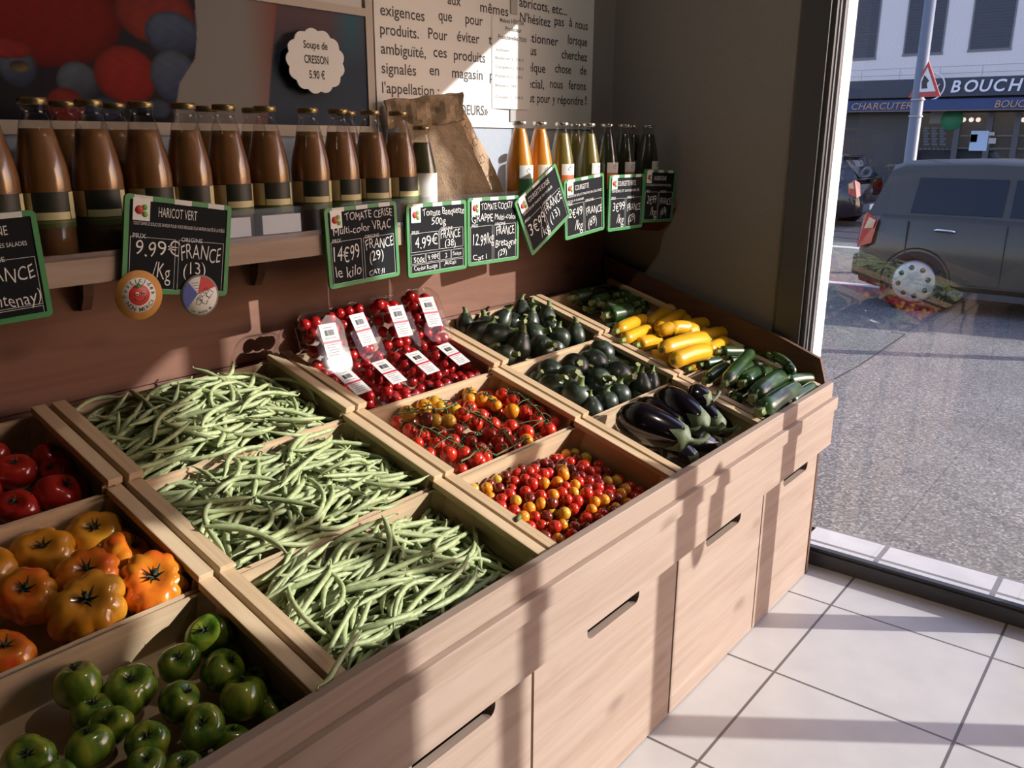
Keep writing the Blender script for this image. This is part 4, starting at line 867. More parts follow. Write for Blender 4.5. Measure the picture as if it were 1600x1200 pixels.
beefs(0, 0, [(327, 993, 72, M_ZEB, 4, .05, .88, -.045, lf), (280, 1036, 64, M_ZEB, 5, .04, .85, -.05, cm), (347, 1048, 70, M_ZEB, 3, .05, .88, -.05, rt_), (392, 1013, 50, M_ZEB, 4, .03, .85, -.075, cm), (419, 1052, 48, M_ZEB, 5, .06, .85, -.07, up), (123, 1070, 78, M_ZEB, 3, .02, .92, -.04, (0, .5)), (203, 1078, 86, M_ZEB, 5, .16, .78, -.05, up), (280, 1096, 66, M_ZEB, 4, .03, .9, -.05, rt_), (380, 1091, 78, M_ZEB, 3, .02, .88, -.05, (.2, .6)), (145, 1112, 64, M_ZEB, 4, .03, .85, -.055, up), (172, 1134, 66, M_ZEB, 5, .06, .85, -.05, lf), (317, 1137, 72, M_ZEB, 4, .04, .85, -.045, cm), (230, 1157, 64, M_ZEB, 5, .03, .88, -.045, cm), (140, 1166, 74, M_ZEB, 4, .03, .85, -.05, (0, .5)), (46, 1186, 78, M_ZEB, 5, .05, .82, -.045, cm), (362, 1157, 56, M_ZEB, 3, .03, .85, -.06, (.3, .3)), (228, 1200, 66, M_ZEB, 4, .03, .85, -.05, up), (285, 1205, 64, M_ZEB, 4, .03, .85, -.055, up), (424, 1115, 56, M_ZEB, 3, .03, .85, -.075, rt_), (90, 1225, 70, M_ZEB, 4, .03, .85, -.05, up), (160, 1235, 70, M_ZEB, 4, .03, .85, -.05, up)],
      'green_tomato', lambda m_: 'green striped tomato', 'green striped tomatoes in the front left crate', 'tomato', 5, 'front left crate')

# ---- green beans
M_BEAN = noisy('green_bean_skin', [(.3, (.28, .35, .15)), (.5, (.37, .44, .215)), (.72, (.47, .53, .30))], nscale=14, rough=.5, detail=4)
beans = []
for k in range(12):
    rnd = random.Random(k); L_ = rnd.uniform(.115, .165); cv = rnd.choice([rnd.uniform(-.035, .035), rnd.uniform(-.012, .012)]); cz = rnd.uniform(-.006, .006); n_ = 13; rd = rnd.uniform(.0044, .0056)
    hook = rnd.uniform(-.02, .02)
    P = []
    for i in range(n_):
        t_ = i/(n_-1); q = 2*t_-1; P.append((L_*(t_-.5), cv*(1-q*q)+hook*max(0, t_-.8)**2*12, cz*(1-q*q)))
    rad = [rd*(1-.9*max(0, (abs(2*i/(n_-1)-1)-.55)/.45)**2.2)*(1+.06*math.sin(i*2.1)) for i in range(n_)]
    rad[0] = rd*.16; rad[-1] = rd*.35
    mb = MB().tube(P, rad, 8)
    e = Vector(P[-1]); mb.tube([e, e+Vector((.004, .001, .0006)), e+Vector((.007, .003, .001))], [rd*.36, rd*.3, rd*.42], 6)
    me_o = mb.build('tmp', M_BEAN); beans.append(me_o.data); bpy.data.objects.remove(me_o)
wdc = CX[1][1]-CX[1][0]; dpt = CD/math.cos(TILT)
def heap(r, x, y):
    u, v = x/wdc, y/dpt
    base = -.022-.040*max(0, u-.62)/.38*(1 if r != 1 else .6)-.02*max(0, .16-u)/.16
    if r == 2: base += .014
    if r == 1: base += .010
    return base+.018*math.sin(math.pi*min(1, max(0, u)))*math.sin(math.pi*min(1, max(0, v)))+.004*math.sin(17*u+3*r)*math.cos(11*v)
bl_ = {0: ('slender pale green bean in the heap nearest the front', 'green beans in the front bean crate'), 1: ('slender pale green bean in the heap in the middle crate', 'green beans in the middle bean crate'), 2: ('slender pale green bean in the rear heap by the back board', 'green beans in the rear bean crate')}
def bean_pose(r, i, n, rnd, lay=None, wide=False):
    fr_ = i/n
    me = rnd.choice(beans); L_ = .142
    ang = rnd.gauss(.10, .55) if rnd.random() < .8 else rnd.uniform(-1.6, 1.6)
    if rnd.random() < .5: ang += math.pi
    hx_, hy_ = abs(math.cos(ang))*L_*.42, abs(math.sin(ang))*L_*.42
    x = rnd.uniform(.012+hx_*.95, wdc-.012-hx_*.95); y = rnd.uniform(.012+hy_, dpt-.014-hy_)
    if wide and rnd.random() < .45:
        x = rnd.choice((rnd.uniform(.012+hx_*.98, .03+hx_), rnd.uniform(wdc-.05-hx_, wdc-.014-hx_*.98)))
    h = heap(r, x, y)-.026*(1-fr_)+.004*fr_+rnd.uniform(-.003, .003)
    if lay is not None: h = max(heap(r, x, y)-lay, -CH+.006)
    pit = rnd.gauss(0, .10)
    gx = (heap(r, x+.02, y)-heap(r, x-.02, y))/.04; pit -= math.atan(gx*math.cos(ang))*.8
    mm = crate_frame(1, r) @ Matrix.Translation((x, y, h)) @ Matrix.Rotation(ang, 4, 'Z') @ Matrix.Rotation(pit, 4, 'Y') @ Matrix.Rotation(rnd.choice((0, math.pi))+rnd.gauss(0, .35), 4, 'X')
    return me, mm
for r in range(3):
    rnd = random.Random(50+r); n = 100
    for i in range(n):
        me, mm = bean_pose(r, i, n, rnd)
        o = bpy.data.objects.new('green_bean', me); COL.objects.link(o); o.matrix_world = mm; tag(o, bl_[r][0], 'green bean', bl_[r][1])
    mb = MB()
    for i in range(330):
        me, mm = bean_pose(r, i, 330, rnd, rnd.uniform(.012, .035) if i > 200 else rnd.uniform(.03, .07), wide=True)
        mb.add([v_.co for v_ in me.vertices], [list(p_.vertices) for p_ in me.polygons], 0, True, mm)
    o = mb.build('green_bean_heap', M_BEAN); tag(o, 'lower layers of the %s green bean heap' % ['front', 'middle', 'rear'][r], 'green beans', kind='stuff')
# a few beans lying over the crate edges
for i, (c, r, u0, v0, u1, v1, h) in enumerate([(1, 0, 556, 1000, 518, 1058, .012), (1, 1, 520, 757, 706, 742, .012), (1, 1, 325, 826, 440, 858, .010)]):
    a, b_ = cpt(c, r, u0, v0, h), cpt(c, r, u1, v1, h+.002)
    o = bpy.data.objects.new('green_bean', beans[[3, 7, 5][i]]); COL.objects.link(o); o.matrix_world = xf((a+b_)/2, CN, 0, ydir=CN.cross(b_-a))
    tag(o, ['green bean hanging over the crate edge towards the green tomatoes', 'long green bean lying across onto the cherry tomato crate', 'green bean lying over the left edge of the middle bean crate'][i], 'green bean')

# ---- round dark courgettes
M_RC = shiny('round_courgette_skin', [(.35, (.013, .022, .015)), (.55, (.026, .042, .026)), (.75, (.07, .095, .06))], 60, rough=.4, scale=(1, 1, .25), coat=.3)
M_STEM = noisy('courgette_stem_green', [(.3, (.09, .15, .035)), (.7, (.20, .27, .09))], nscale=60, rough=.6)
M_CUT = pm('pale_stem_cut', (.30, .32, .15), .7)
def stem(t, r, z0, L_, bend_=.2):
    pts = [(0, 0, z0-.004), (0, 0, z0+L_*.35), (bend_*L_*.4, 0, z0+L_*.75), (bend_*L_, 0, z0+L_)]
    mb = MB(); n = 10; v = []
    for p, q in zip(pts, (2.1, 1.1, 1.0, 1.10)):
        for j in range(n): a = 2*math.pi*j/n; k = r*q*(1 if j % 2 == 0 else .74); v.append((p[0]+k*math.cos(a), p[1]+k*math.sin(a), p[2]))
    f = [(i*n+j, i*n+(j+1) % n, (i+1)*n+(j+1) % n, (i+1)*n+j) for i in range(3) for j in range(n)]
    s_ = mb.add(v, f, 0, True).build('stem', M_STEM, t)
    MB().add([Vector(q)+Vector((0, 0, .0003)) for q in v[-n:]], [tuple(range(n))]).build('stem_cut', M_CUT, s_)
def round_courgette(t, r, pear, L_):
    if pear: prof = [(0, -r*.95), (r*.5, -r*.86), (r*.86, -r*.5), (r, 0), (r*.92, r*.42), (r*.74, r*.80), (r*.54, r*1.10), (r*.42, r*1.3), (0, r*1.32)]; z0 = r*1.28
    else: prof = [(0, -r*.88), (r*.5, -r*.82), (r*.86, -r*.50), (r, 0), (r*.90, r*.44), (r*.62, r*.78), (r*.34, r*.90), (0, r*.90)]; z0 = r*.87
    # smooth the outline
    pts = []
    for i in range(len(prof)-1):
        p0, p1, p2, p3 = prof[max(i-1, 0)], prof[i], prof[i+1], prof[min(i+2, len(prof)-1)]
        for q in range(3):
            s_ = q/3; pts.append(tuple(.5*((2*p1[k])+(-p0[k]+p2[k])*s_+(2*p0[k]-5*p1[k]+4*p2[k]-p3[k])*s_*s_+(-p0[k]+3*p1[k]-3*p2[k]+p3[k])*s_**3) for k in (0, 1)))
    pts.append(prof[-1]); pts = [(max(0, a), b_) for a, b_ in pts]
    MB().lathe(pts, 26, wob=lambda a, z: 1+.015*math.cos(5*a)).build('flesh', M_RC, t)
    if L_: stem(t, r*.22, z0, L_, random.uniform(-.6, .6))
    else: MB().lathe([(0, .0012), (r*.16, .001), (r*.22, 0)], 14, M=Matrix.Translation((0, 0, z0+.0)) ).build('blossom_scar', M_CUT, t)
def rounds(c, r, items, k, where, group):
    rw = row_words([(q[0], q[1]) for q in items], k)
    for i, (u, v, wpx, su, sv, h, kind) in enumerate(items):
        p = cpt(c, r, u, v, h); rad = wpx*1.36/2*depth(p)/FPX
        p = clamp_in(c, r, p, rad)
        ud, vd = su-u, v-sv; ln = max(1, math.hypot(ud, vd)); dv = RT*(ud/ln)+UP*(vd/ln); k_ = min(1, ln/(wpx*.62))
        zd = dv*k_-FW*math.sqrt(max(0, 1-k_*k_))
        if su is u and sv is v: zd = -FW
        nm = 'round_courgette'
        t = thing(nm, 'round courgette in the %s crate, %s' % ('rear' if r == 2 else 'middle', short_row(rw[i])), 'courgette', M=xf(p, zd, random.uniform(0, 6)), group=group)
        round_courgette(t, rad, kind == 'p', {'p': rad*.62, 'r': rad*.55, 's': 0}[kind])
rounds(3, 2, [(717, 506, 24, 718, 484, -.03, 'p'), (742, 502, 28, 738, 478, -.045, 'r'), (745, 521, 28, 760, 510, -.03, 'p'), (780, 504, 26, 792, 488, -.035, 'p'), (800, 506, 27, 812, 507, -.05, 'r'), (770, 527, 33, 793, 520, -.03, 'p'), (813, 491, 25, 815, 466, -.03, 'p'), (838, 479, 24, 836, 462, -.035, 'r'), (853, 500, 24, 857, 480, -.035, 'p'), (827, 506, 24, 831, 488, -.04, 'p'), (873, 529, 28, 873, 511, -.035, 'r'), (898, 527, 25, 900, 508, -.035, 'p'), (859, 512, 24, 862, 500, -.05, 'r'), (882, 511, 22, 882, 500, -.055, 'r'), (832, 525, 32, 850, 519, -.04, 'r'), (845, 545, 32, 857, 540, -.04, 'r'), (809, 545, 30, 816, 523, -.035, 'p'), (790, 556, 27, 803, 554, -.05, 'r'), (760, 512, 27, 764, 500, -.055, 'r'), (722, 524, 24, 728, 512, -.06, 'r'), (815, 515, 27, 818, 500, -.058, 'r'), (866, 545, 26, 870, 530, -.06, 'r'), (765, 548, 26, 772, 540, -.062, 'r')],
       4, 'rear round-courgette crate', 'round courgettes in the rear crate')
rounds(3, 1, [(930, 548, 32, 927, 548, -.03, 's'), (925, 570, 38, 918, 548, -.03, 's'), (897, 576, 36, 903, 567, -.03, 'r'), (850, 580, 35, 868, 578, -.04, 'r'), (889, 595, 36, 897, 585, -.025, 'r'), (824, 588, 24, 829, 580, -.06, 'r'), (858, 606, 30, 869, 596, -.045, 'p'), (900, 620, 36, 906, 600, -.03, 'r'), (935, 597, 34, 946, 592, -.035, 'r'), (963, 590, 38, 976, 592, -.03, 'r'), (962, 564, 30, 979, 562, -.06, 'p'), (1001, 606, 26, 1003, 572, -.04, 'p'), (1025, 609, 26, 1029, 586, -.045, 'p'), (973, 622, 31, 976, 601, -.035, 'r'), (949, 630, 29, 950, 611, -.04, 'r'), (931, 609, 28, 938, 598, -.05, 'r'), (930, 645, 26, 927, 622, -.045, 'p'), (875, 598, 30, 880, 585, -.06, 'r'), (990, 590, 30, 996, 578, -.06, 'r'), (915, 595, 30, 920, 580, -.06, 'r'), (885, 615, 28, 890, 600, -.062, 'r'), (1002, 622, 24, 1006, 606, -.062, 'r'), (960, 606, 30, 966, 592, -.06, 'r'), (900, 560, 28, 906, 548, -.06, 'r')],
       4, 'middle round-courgette crate', 'round courgettes in the middle crate')

# ---- aubergines
M_AUB = pm('aubergine_skin', (.007, .0045, .009), .16, coat=.8, coatr=.04)
M_ACAL = noisy('aubergine_calyx_green', [(.3, (.07, .105, .05)), (.7, (.19, .235, .125))], nscale=40, rough=.6)
def aubergine(u0, v0, u1, v1, wpx, h0, h1, label, su=None):
    h0 += .014; h1 += .010; a, b_ = cpt(3, 0, u0, v0, h0), cpt(3, 0, u1, v1, h1); L_ = (b_-a).length; rad = wpx*1.08/2*depth((a+b_)/2)/FPX
    t = thing('aubergine', label, 'aubergine', M=xf(a, b_-a, 0), group='aubergines in the front crate')
    n_ = 16; P = []; rr = []
    for i in range(n_+1):
        s_ = i/n_; P.append((0, 0, L_*s_)); g = math.sqrt(max(0, 1-((.42-s_)/.42)**2)) if s_ < .42 else 1-.40*((s_-.42)/.58)**1.7
        rr.append(max(.0005, rad*g))
    MB().lathe([(q, p[2]) for q, p in zip(rr, P)]+[(0, L_)], 32, wob=lambda a_, z: 1+.02*math.cos(4*a_)).build('flesh', M_AUB, t)
    c = MB(); r1 = rr[-1]
    v = []; n = 20
    zz = [(-.19, 1.06), (-.08, 1.09), (0, 1.06), (.05, .72), (.09, .34), (.15, .27)]
    for k, (z_, q) in enumerate(zz):
        for j in range(n):
            a_ = 2*math.pi*j/n; lobe = (.5+.5*math.cos(5*a_)); z2 = L_*(1+z_*(lobe**1.5 if k == 0 else (.35+.65*lobe if k == 1 else 1)))
            s_ = max(0, min(1, z2/L_)); base = rad*(1-.40*((s_-.42)/.58)**1.7) if s_ > .42 else rad
            q2 = base*1.03 if k < 2 else r1*q
            v.append((q2*math.cos(a_), q2*math.sin(a_), z2))
    c.add(v, [(i*n+j, i*n+(j+1) % n, (i+1)*n+(j+1) % n, (i+1)*n+j) for i in range(len(zz)-1) for j in range(n)], 0, True)
    c.tube([(0, 0, L_*1.12), (.006, .004, L_*1.2), (.018, .01, L_*1.25), (.03, .02, L_*1.26)], [r1*.28, r1*.24, r1*.22, r1*.30], 10)
    c.build('calyx', M_ACAL, t)
aubergine(962, 648, 1068, 686, 62, -.018, -.002, 'large glossy aubergine lying on top at the left of the crate')
aubergine(992, 634, 1062, 668, 50, -.055, -.03, 'aubergine tucked behind the large one on the left')
aubergine(1026, 617, 1096, 664, 56, -.02, -.01, 'large aubergine lying in the middle of the crate')
aubergine(1066, 622, 1122, 666, 46, -.05, -.04, 'aubergine on the right with its pale calyx pointing at the front board')
aubergine(1070, 618, 1108, 625, 40, -.015, .004, 'aubergine at the back with its cut stalk sticking up at the right rail')
aubergine(1035, 700, 1085, 722, 46, -.075, -.07, 'aubergine low down at the front under the large one')
aubergine(1110, 655, 1154, 672, 38, -.08, -.078, 'aubergine low down in the right front corner of its crate')
aubergine(985, 680, 1040, 708, 44, -.08, -.078, 'aubergine lying at the bottom under the large left one')
aubergine(1060, 690, 1120, 700, 42, -.082, -.08, 'aubergine at the bottom by the middle of the front board')
aubergine(1095, 640, 1135, 650, 40, -.082, -.08, 'aubergine at the bottom under the stalk by the right rail')

# ---- long courgettes
M_CG = shiny('courgette_skin', [(.35, (.012, .040, .010)), (.55, (.028, .075, .018)), (.72, (.075, .13, .045))], 40, rough=.28, scale=(1, 1, .3), coat=.45)
M_CY = shiny('yellow_courgette_skin', [(.3, (.72, .36, .012)), (.7, (.80, .47, .02))], 10, rough=.3, coat=.3)
def courgette(c, r, q, mt, label, group):
    u0, v0, u1, v1, wpx, h0, h1, cv = q; e_ = {0: .022, 1: .012, 2: .004}[r]; h0 += e_; h1 += e_
    a, b_ = cpt(c, r, u0, v0, h0), cpt(c, r, u1, v1, h1); d = b_-a; L_ = d.length; rad = wpx*1.45/2*depth((a+b_)/2)/FPX; a += CN*.008; b_ += CN*.008
    yel = mt is M_CY
    t = thing('yellow_courgette' if yel else 'green_courgette', label, 'courgette', M=xf(a, d, 0, ydir=CN), group=group)
    n_ = 18; P = []; rr = []
    for i in range(n_+1):
        s_ = i/n_; g = min(1, (s_/.10)**.5 if s_ < .10 else 1)*(1 if s_ < .90 else math.sqrt(max(0, 1-((s_-.90)/.10)**2*.72)))
        if cv > .015: g *= 1-.25*s_
        P.append((0, cv*(1-(2*s_-1)**2), L_*s_)); rr.append(max(.0015, rad*g*(.94+.06*math.cos(3*s_))))
    MB().tube(P, rr, 20).build('flesh', mt, t)
    e = Vector(P[0]); r_ = rad*.62
    # stalk end
    s0 = MB(); nn = 10; v = []
    for z_, q_ in ((.004, 1.0), (-.004, .8), (-.012, .74), (-.016, .80)):
        for j in range(nn): a_ = 2*math.pi*j/nn; k = r_*q_*(1 if j % 2 else .72); v.append((e.x+k*math.cos(a_), e.y+k*math.sin(a_), e.z+z_))
    s_ = s0.add(v, [(i*nn+(j+1) % nn, i*nn+j, (i+1)*nn+j, (i+1)*nn+(j+1) % nn) for i in range(3) for j in range(nn)], 0, True).build('stem', M_STEM if not yel else pm('yellow_stem_green', (.22, .28, .04), .6), t)
    cut = MB()
    for j in range(0, nn, 2): cut.lathe([(0, -.0010), (r_*.16, -.0008), (r_*.17, 0)], 6, M=Matrix.Translation(Vector(v[3*nn+j+1])*.96+Vector((0, 0, -.0002))))
    cut.add([Vector(x)-Vector((0, 0, .0002)) for x in v[-nn:]], [tuple(range(nn))[::-1]]).build('stem_cut', M_CUT, s_)
    if yel: MB().lathe([(0, .003), (rad*.22, .0022), (rad*.30, -.002)], 12, M=Matrix.Translation(P[-1])).build('blossom_scar', pm('yellow_tip_green', (.14, .20, .03), .6), t)
def crops(lst, s_, ox, oy): return [(a*s_+ox, b_*s_+oy, c*s_+ox, d*s_+oy, e*s_, f_, g, h) for a, b_, c, d, e, f_, g, h in lst]
G1 = crops([(195, 160, 350, 120, 84, -.03, -.02, 0), (375, 205, 500, 160, 80, -.035, -.03, 0), (465, 225, 590, 250, 80, -.03, -.035, 0), (500, 325, 715, 285, 112, -.02, -.015, 0), (470, 435, 600, 405, 46, -.045, -.04, 0), (590, 140, 760, 150, 84, -.04, -.04, 0), (620, 200, 800, 180, 84, -.045, -.045, 0), (770, 220, 930, 180, 84, -.045, -.04, 0), (790, 280, 870, 240, 70, -.06, -.06, 0), (880, 205, 1040, 170, 80, -.04, -.04, 0), (330, 260, 520, 250, 74, -.06, -.06, 0), (230, 190, 420, 190, 74, -.06, -.06, 0), (560, 260, 760, 240, 74, -.06, -.06, 0), (700, 150, 880, 160, 74, -.055, -.055, 0), (820, 250, 1000, 215, 74, -.06, -.06, 0), (330, 110, 520, 105, 74, -.05, -.05, 0), (480, 120, 680, 110, 74, -.05, -.05, 0)], .175, 860, 440)
rw = row_words([((q[0]+q[2])/2, (q[1]+q[3])/2) for q in G1], 3)
for i, q in enumerate(G1): courgette(4, 2, q, M_CG, 'courgette in the shaded rear corner crate, %s' % short_row(rw[i]), 'green courgettes in the rear corner crate')
Y1 = crops([(580, 470, 830, 355, 88, -.02, -.03, .006), (640, 545, 870, 445, 78, -.012, -.012, .004), (1085, 265, 870, 400, 88, -.03, -.03, .004), (1180, 315, 950, 440, 86, -.03, -.015, .006), (1320, 345, 1130, 385, 78, -.04, -.035, .003), (1460, 400, 1180, 425, 88, -.03, -.02, .006), (1290, 490, 950, 475, 112, -.012, .0, .02), (770, 590, 960, 545, 92, -.03, -.035, .004), (1385, 545, 985, 635, 118, -.005, .006, .008), (1395, 650, 1085, 740, 116, -.006, .002, .01), (1570, 480, 1300, 520, 88, -.03, -.02, .004), (1390, 640, 1560, 550, 78, -.025, -.03, .004), (1230, 800, 1500, 660, 70, -.05, -.05, .004), (880, 690, 1060, 700, 84, -.06, -.055, .003), (700, 560, 900, 500, 84, -.06, -.06, .003), (1000, 480, 1200, 400, 84, -.06, -.06, .003), (1120, 560, 1330, 470, 84, -.065, -.065, .003), (1010, 700, 1180, 640, 84, -.065, -.065, .003), (1240, 700, 1440, 620, 80, -.06, -.065, .003), (1350, 430, 1500, 420, 76, -.06, -.065, .003)], .175, 860, 440)
rw = row_words([((q[0]+q[2])/2, (q[1]+q[3])/2) for q in Y1], 3)
for i, q in enumerate(Y1): courgette(4, 1, q, M_CY, 'bright yellow courgette, %s of its crate' % short_row(rw[i]), 'yellow courgettes in the middle crate')
G2 = crops([(445, 90, 690, 88, 88, -.02, -.02, 0), (495, 440, 780, 105, 108, .004, .004, .006), (255, 230, 450, 195, 96, -.035, -.03, 0), (280, 400, 520, 250, 96, -.035, -.03, .004), (540, 200, 660, 160, 70, -.05, -.045, 0), (810, 160, 975, 145, 80, -.045, -.04, 0), (995, 145, 1240, 330, 84, .022, .022, .012), (790, 235, 1010, 240, 84, -.05, -.05, 0), (690, 440, 870, 310, 136, -.02, -.025, .004), (860, 370, 975, 295, 96, -.045, -.045, 0), (800, 600, 1140, 345, 142, -.006, -.01, .012), (885, 745, 1270, 490, 146, -.012, -.012, .010), (1150, 420, 1440, 385, 100, -.035, -.03, .004), (1190, 650, 1450, 465, 98, -.04, -.035, .003), (590, 610, 760, 500, 110, -.065, -.06, 0), (940, 770, 1090, 690, 84, -.072, -.07, 0), (640, 300, 860, 200, 84, -.055, -.055, 0), (860, 300, 1060, 260, 84, -.055, -.055, 0), (720, 130, 930, 100, 84, -.045, -.045, 0), (420, 320, 640, 260, 84, -.06, -.06, 0), (740, 540, 960, 430, 84, -.065, -.065, 0), (1050, 560, 1260, 430, 84, -.065, -.065, 0), (1060, 330, 1280, 330, 80, -.05, -.055, 0), (560, 470, 780, 400, 80, -.065, -.065, 0)], .14375, 1060, 540)
rw = row_words([((q[0]+q[2])/2, (q[1]+q[3])/2) for q in G2], 4)
for i, q in enumerate(G2): courgette(4, 0, q, M_CG, 'green courgette in the front corner crate, %s' % short_row(rw[i]), 'green courgettes in the front right crate')

# ---- cherry tomatoes on the vine
M_CR = shiny('cherry_red_skin', [(.3, (.50, .022, .010)), (.7, (.58, .035, .014))], 30, rough=.15, coat=.6)
M_CO = shiny('cherry_orange_skin', [(.3, (.72, .25, .012)), (.7, (.78, .31, .02))], 30, rough=.15, coat=.6)
M_CYW = shiny('cherry_yellow_skin', [(.3, (.66, .36, .03)), (.7, (.72, .42, .05))], 30, rough=.15, coat=.6)
M_CB = shiny('cherry_brown_skin', [(.3, (.16, .018, .012)), (.7, (.22, .035, .015))], 30, rough=.15, coat=.6)
def ball_mesh(mt, el=1.0):
    v, fc = ell(18, 12, lambda th, ph_: (math.sin(th)*math.cos(ph_), math.sin(th)*math.sin(ph_), el*math.cos(th)*(1-.10*math.exp(-(math.sin(th)/.3)**2)*(math.cos(th) > 0))))
    o = MB().add(v, fc, 0, True).build('tmp', mt); me = o.data; bpy.data.objects.remove(o); return me
BALL = {mt.name: ball_mesh(mt) for mt in (M_CR, M_CO, M_CYW, M_CB)}; BALLO = {mt.name: ball_mesh(mt, 1.16) for mt in (M_CR, M_CO, M_CYW, M_CB)}
M_VINE = noisy('vine_green', [(.3, (.06, .10, .03)), (.7, (.13, .17, .07))], nscale=50, rough=.7)
def calyx_mesh():
    mb = MB()
    for i in range(5):
        a = i*2*math.pi/5; mb.tube([(.02, .0, .93), (.35*math.cos(a), .35*math.sin(a), .98), (.62*math.cos(a+.2), .62*math.sin(a+.2), 1.12 if i % 2 else 1.0)], [.07, .09, .015], 5, flat=.4)
    mb.tube([(0, 0, .9), (.02, 0, 1.1), (.06, 0, 1.32)], [.09, .07, .09], 6)
    o = mb.build('tmp', M_VINE); me = o.data; bpy.data.objects.remove(o); return me
CALX = calyx_mesh()
def truss(label, toms, path, h):
    P = [cpt(2, 1, u, v, hh) for u, v, hh in path]
    t = thing('vine_tomato_truss', label, 'vine tomatoes', P[0] if P else cpt(2, 1, toms[0][0], toms[0][1], h), group='tomatoes on the vine in the middle crate')
    base = Vector(t.location)
    mb = MB().tube([p-base for p in P], [.0022]*(len(P)-1)+[.0014], 7)
    for u, v, wpx, mt in toms:
        p = cpt(2, 1, u, v, h-.003*random.random()); rad = wpx*1.08/2*depth(p)/FPX; p = clamp_in(2, 1, p, rad)
        j = min(P, key=lambda q: (q-p).length); dv = (j-p)+CN*.02; dv.normalize()
        o = bpy.data.objects.new('tomato', BALL[mt.name]); COL.objects.link(o); o.parent = t; o.matrix_parent_inverse = Matrix(); mm = xf(p-base, dv, random.uniform(0, 6), rad); o.matrix_local = mm
        c = bpy.data.objects.new('calyx', CALX); COL.objects.link(c); c.parent = o
        e = p+dv*rad*1.25
        mb.tube([e-base, (e*.5+j*.5+CN*.004)-base, j-base], [.0013, .0012, .0015], 6)
    mb.build('vine_stem', M_VINE, t)
def T(l): return [(a*.1875+590, b_*.1875+580, w_*2*.1875*.98, m_) for a, b_, w_, m_ in l]
def PT(l, h): return [(a*.1875+590, b_*.1875+580, h) for a, b_ in l]
truss('truss of yellow-brown vine tomatoes at the back left of the crate', T([(215, 330, 66, M_CYW), (345, 275, 68, M_CO), (450, 250, 62, M_CYW), (520, 300, 58, M_CYW), (640, 325, 60, M_CYW), (480, 410, 58, M_CYW), (590, 420, 64, M_CYW), (410, 405, 64, M_CB), (280, 360, 50, M_CYW)]), PT([(170, 350), (270, 340), (360, 325), (470, 315), (560, 315), (645, 270)], -.012), -.028)
truss('truss of bright orange vine tomatoes against the back board', T([(715, 165, 62, M_CO), (765, 235, 54, M_CO), (870, 245, 68, M_CO), (945, 262, 58, M_CO), (985, 288, 50, M_CO)]), PT([(760, 175), (830, 190), (900, 215), (960, 250)], -.022), -.034)
truss('truss of red vine tomatoes lying across the middle of the crate', T([(708, 362, 62, M_CR), (768, 305, 58, M_CR), (815, 440, 62, M_CR), (865, 370, 56, M_CR), (960, 445, 62, M_CR), (1060, 525, 58, M_CR), (930, 525, 62, M_CR), (1000, 585, 56, M_CR), (1110, 590, 54, M_CR)]), PT([(780, 345), (870, 385), (950, 440), (1050, 510), (1110, 590), (1150, 650)], -.010), -.030)
truss('truss of red vine tomatoes with one orange fruit at the right of the crate', T([(1130, 255, 62, M_CR), (1220, 190, 42, M_CR), (1290, 285, 52, M_CR), (1225, 345, 62, M_CR), (1320, 410, 62, M_CR), (1380, 330, 52, M_CR), (1470, 425, 52, M_CR), (1422, 492, 66, M_CR), (1240, 512, 64, M_CR), (1112, 462, 60, M_CR), (1120, 335, 64, M_CO), (1040, 200, 60, M_CR)]), PT([(1180, 190), (1240, 240), (1300, 290), (1360, 350), (1400, 410)], -.014), -.034)
truss('truss of red vine tomatoes along the left front of the crate', T([(375, 545, 62, M_CR), (495, 612, 68, M_CR), (590, 690, 70, M_CR), (630, 580, 58, M_CR), (718, 682, 60, M_CR), (530, 510, 50, M_CR), (265, 490, 56, M_CR), (660, 490, 54, M_CR), (160, 420, 50, M_CR), (330, 600, 52, M_CR), (430, 690, 52, M_CR)]), PT([(375, 465), (430, 480), (500, 520), (570, 565), (650, 600), (690, 640)], -.008), -.028)
random.seed(5)
for nm_, side_, off in (('left', -1, 0), ('right', 1, 3)):
    tl_ = []; pth = []
    for k in range(22):
        q_ = (k % 11)/10; rw_ = k//11+(0 if side_ < 0 else 2)
        a_ = (604+rw_*37, 650+rw_*26); b_ = (752+rw_*38, 612+rw_*26)
        u_ = a_[0]+(b_[0]-a_[0])*q_+random.uniform(-4, 4); v_ = a_[1]+(b_[1]-a_[1])*q_+random.uniform(-4, 4)
        tl_.append((u_, v_, 22, M_CR if random.random() < .8 else M_CB))
    truss('buried truss of red vine tomatoes under the others, %s part of the crate' % nm_, tl_, [(660+30*side_+k*30, 680+(k % 2)*12, -.05) for k in range(6)], -.062)
truss('truss of red vine tomatoes at the front of the crate', T([(820, 735, 68, M_CR), (990, 785, 74, M_CR), (860, 645, 54, M_CR), (1035, 645, 58, M_CR), (780, 590, 52, M_CR), (700, 822, 52, M_CR), (905, 700, 52, M_CR), (1280, 605, 58, M_CO), (1160, 630, 52, M_CR), (880, 770, 52, M_CR)]), PT([(690, 750), (760, 720), (830, 660), (900, 670), (990, 700), (1080, 650), (1200, 590)], -.018), -.034)

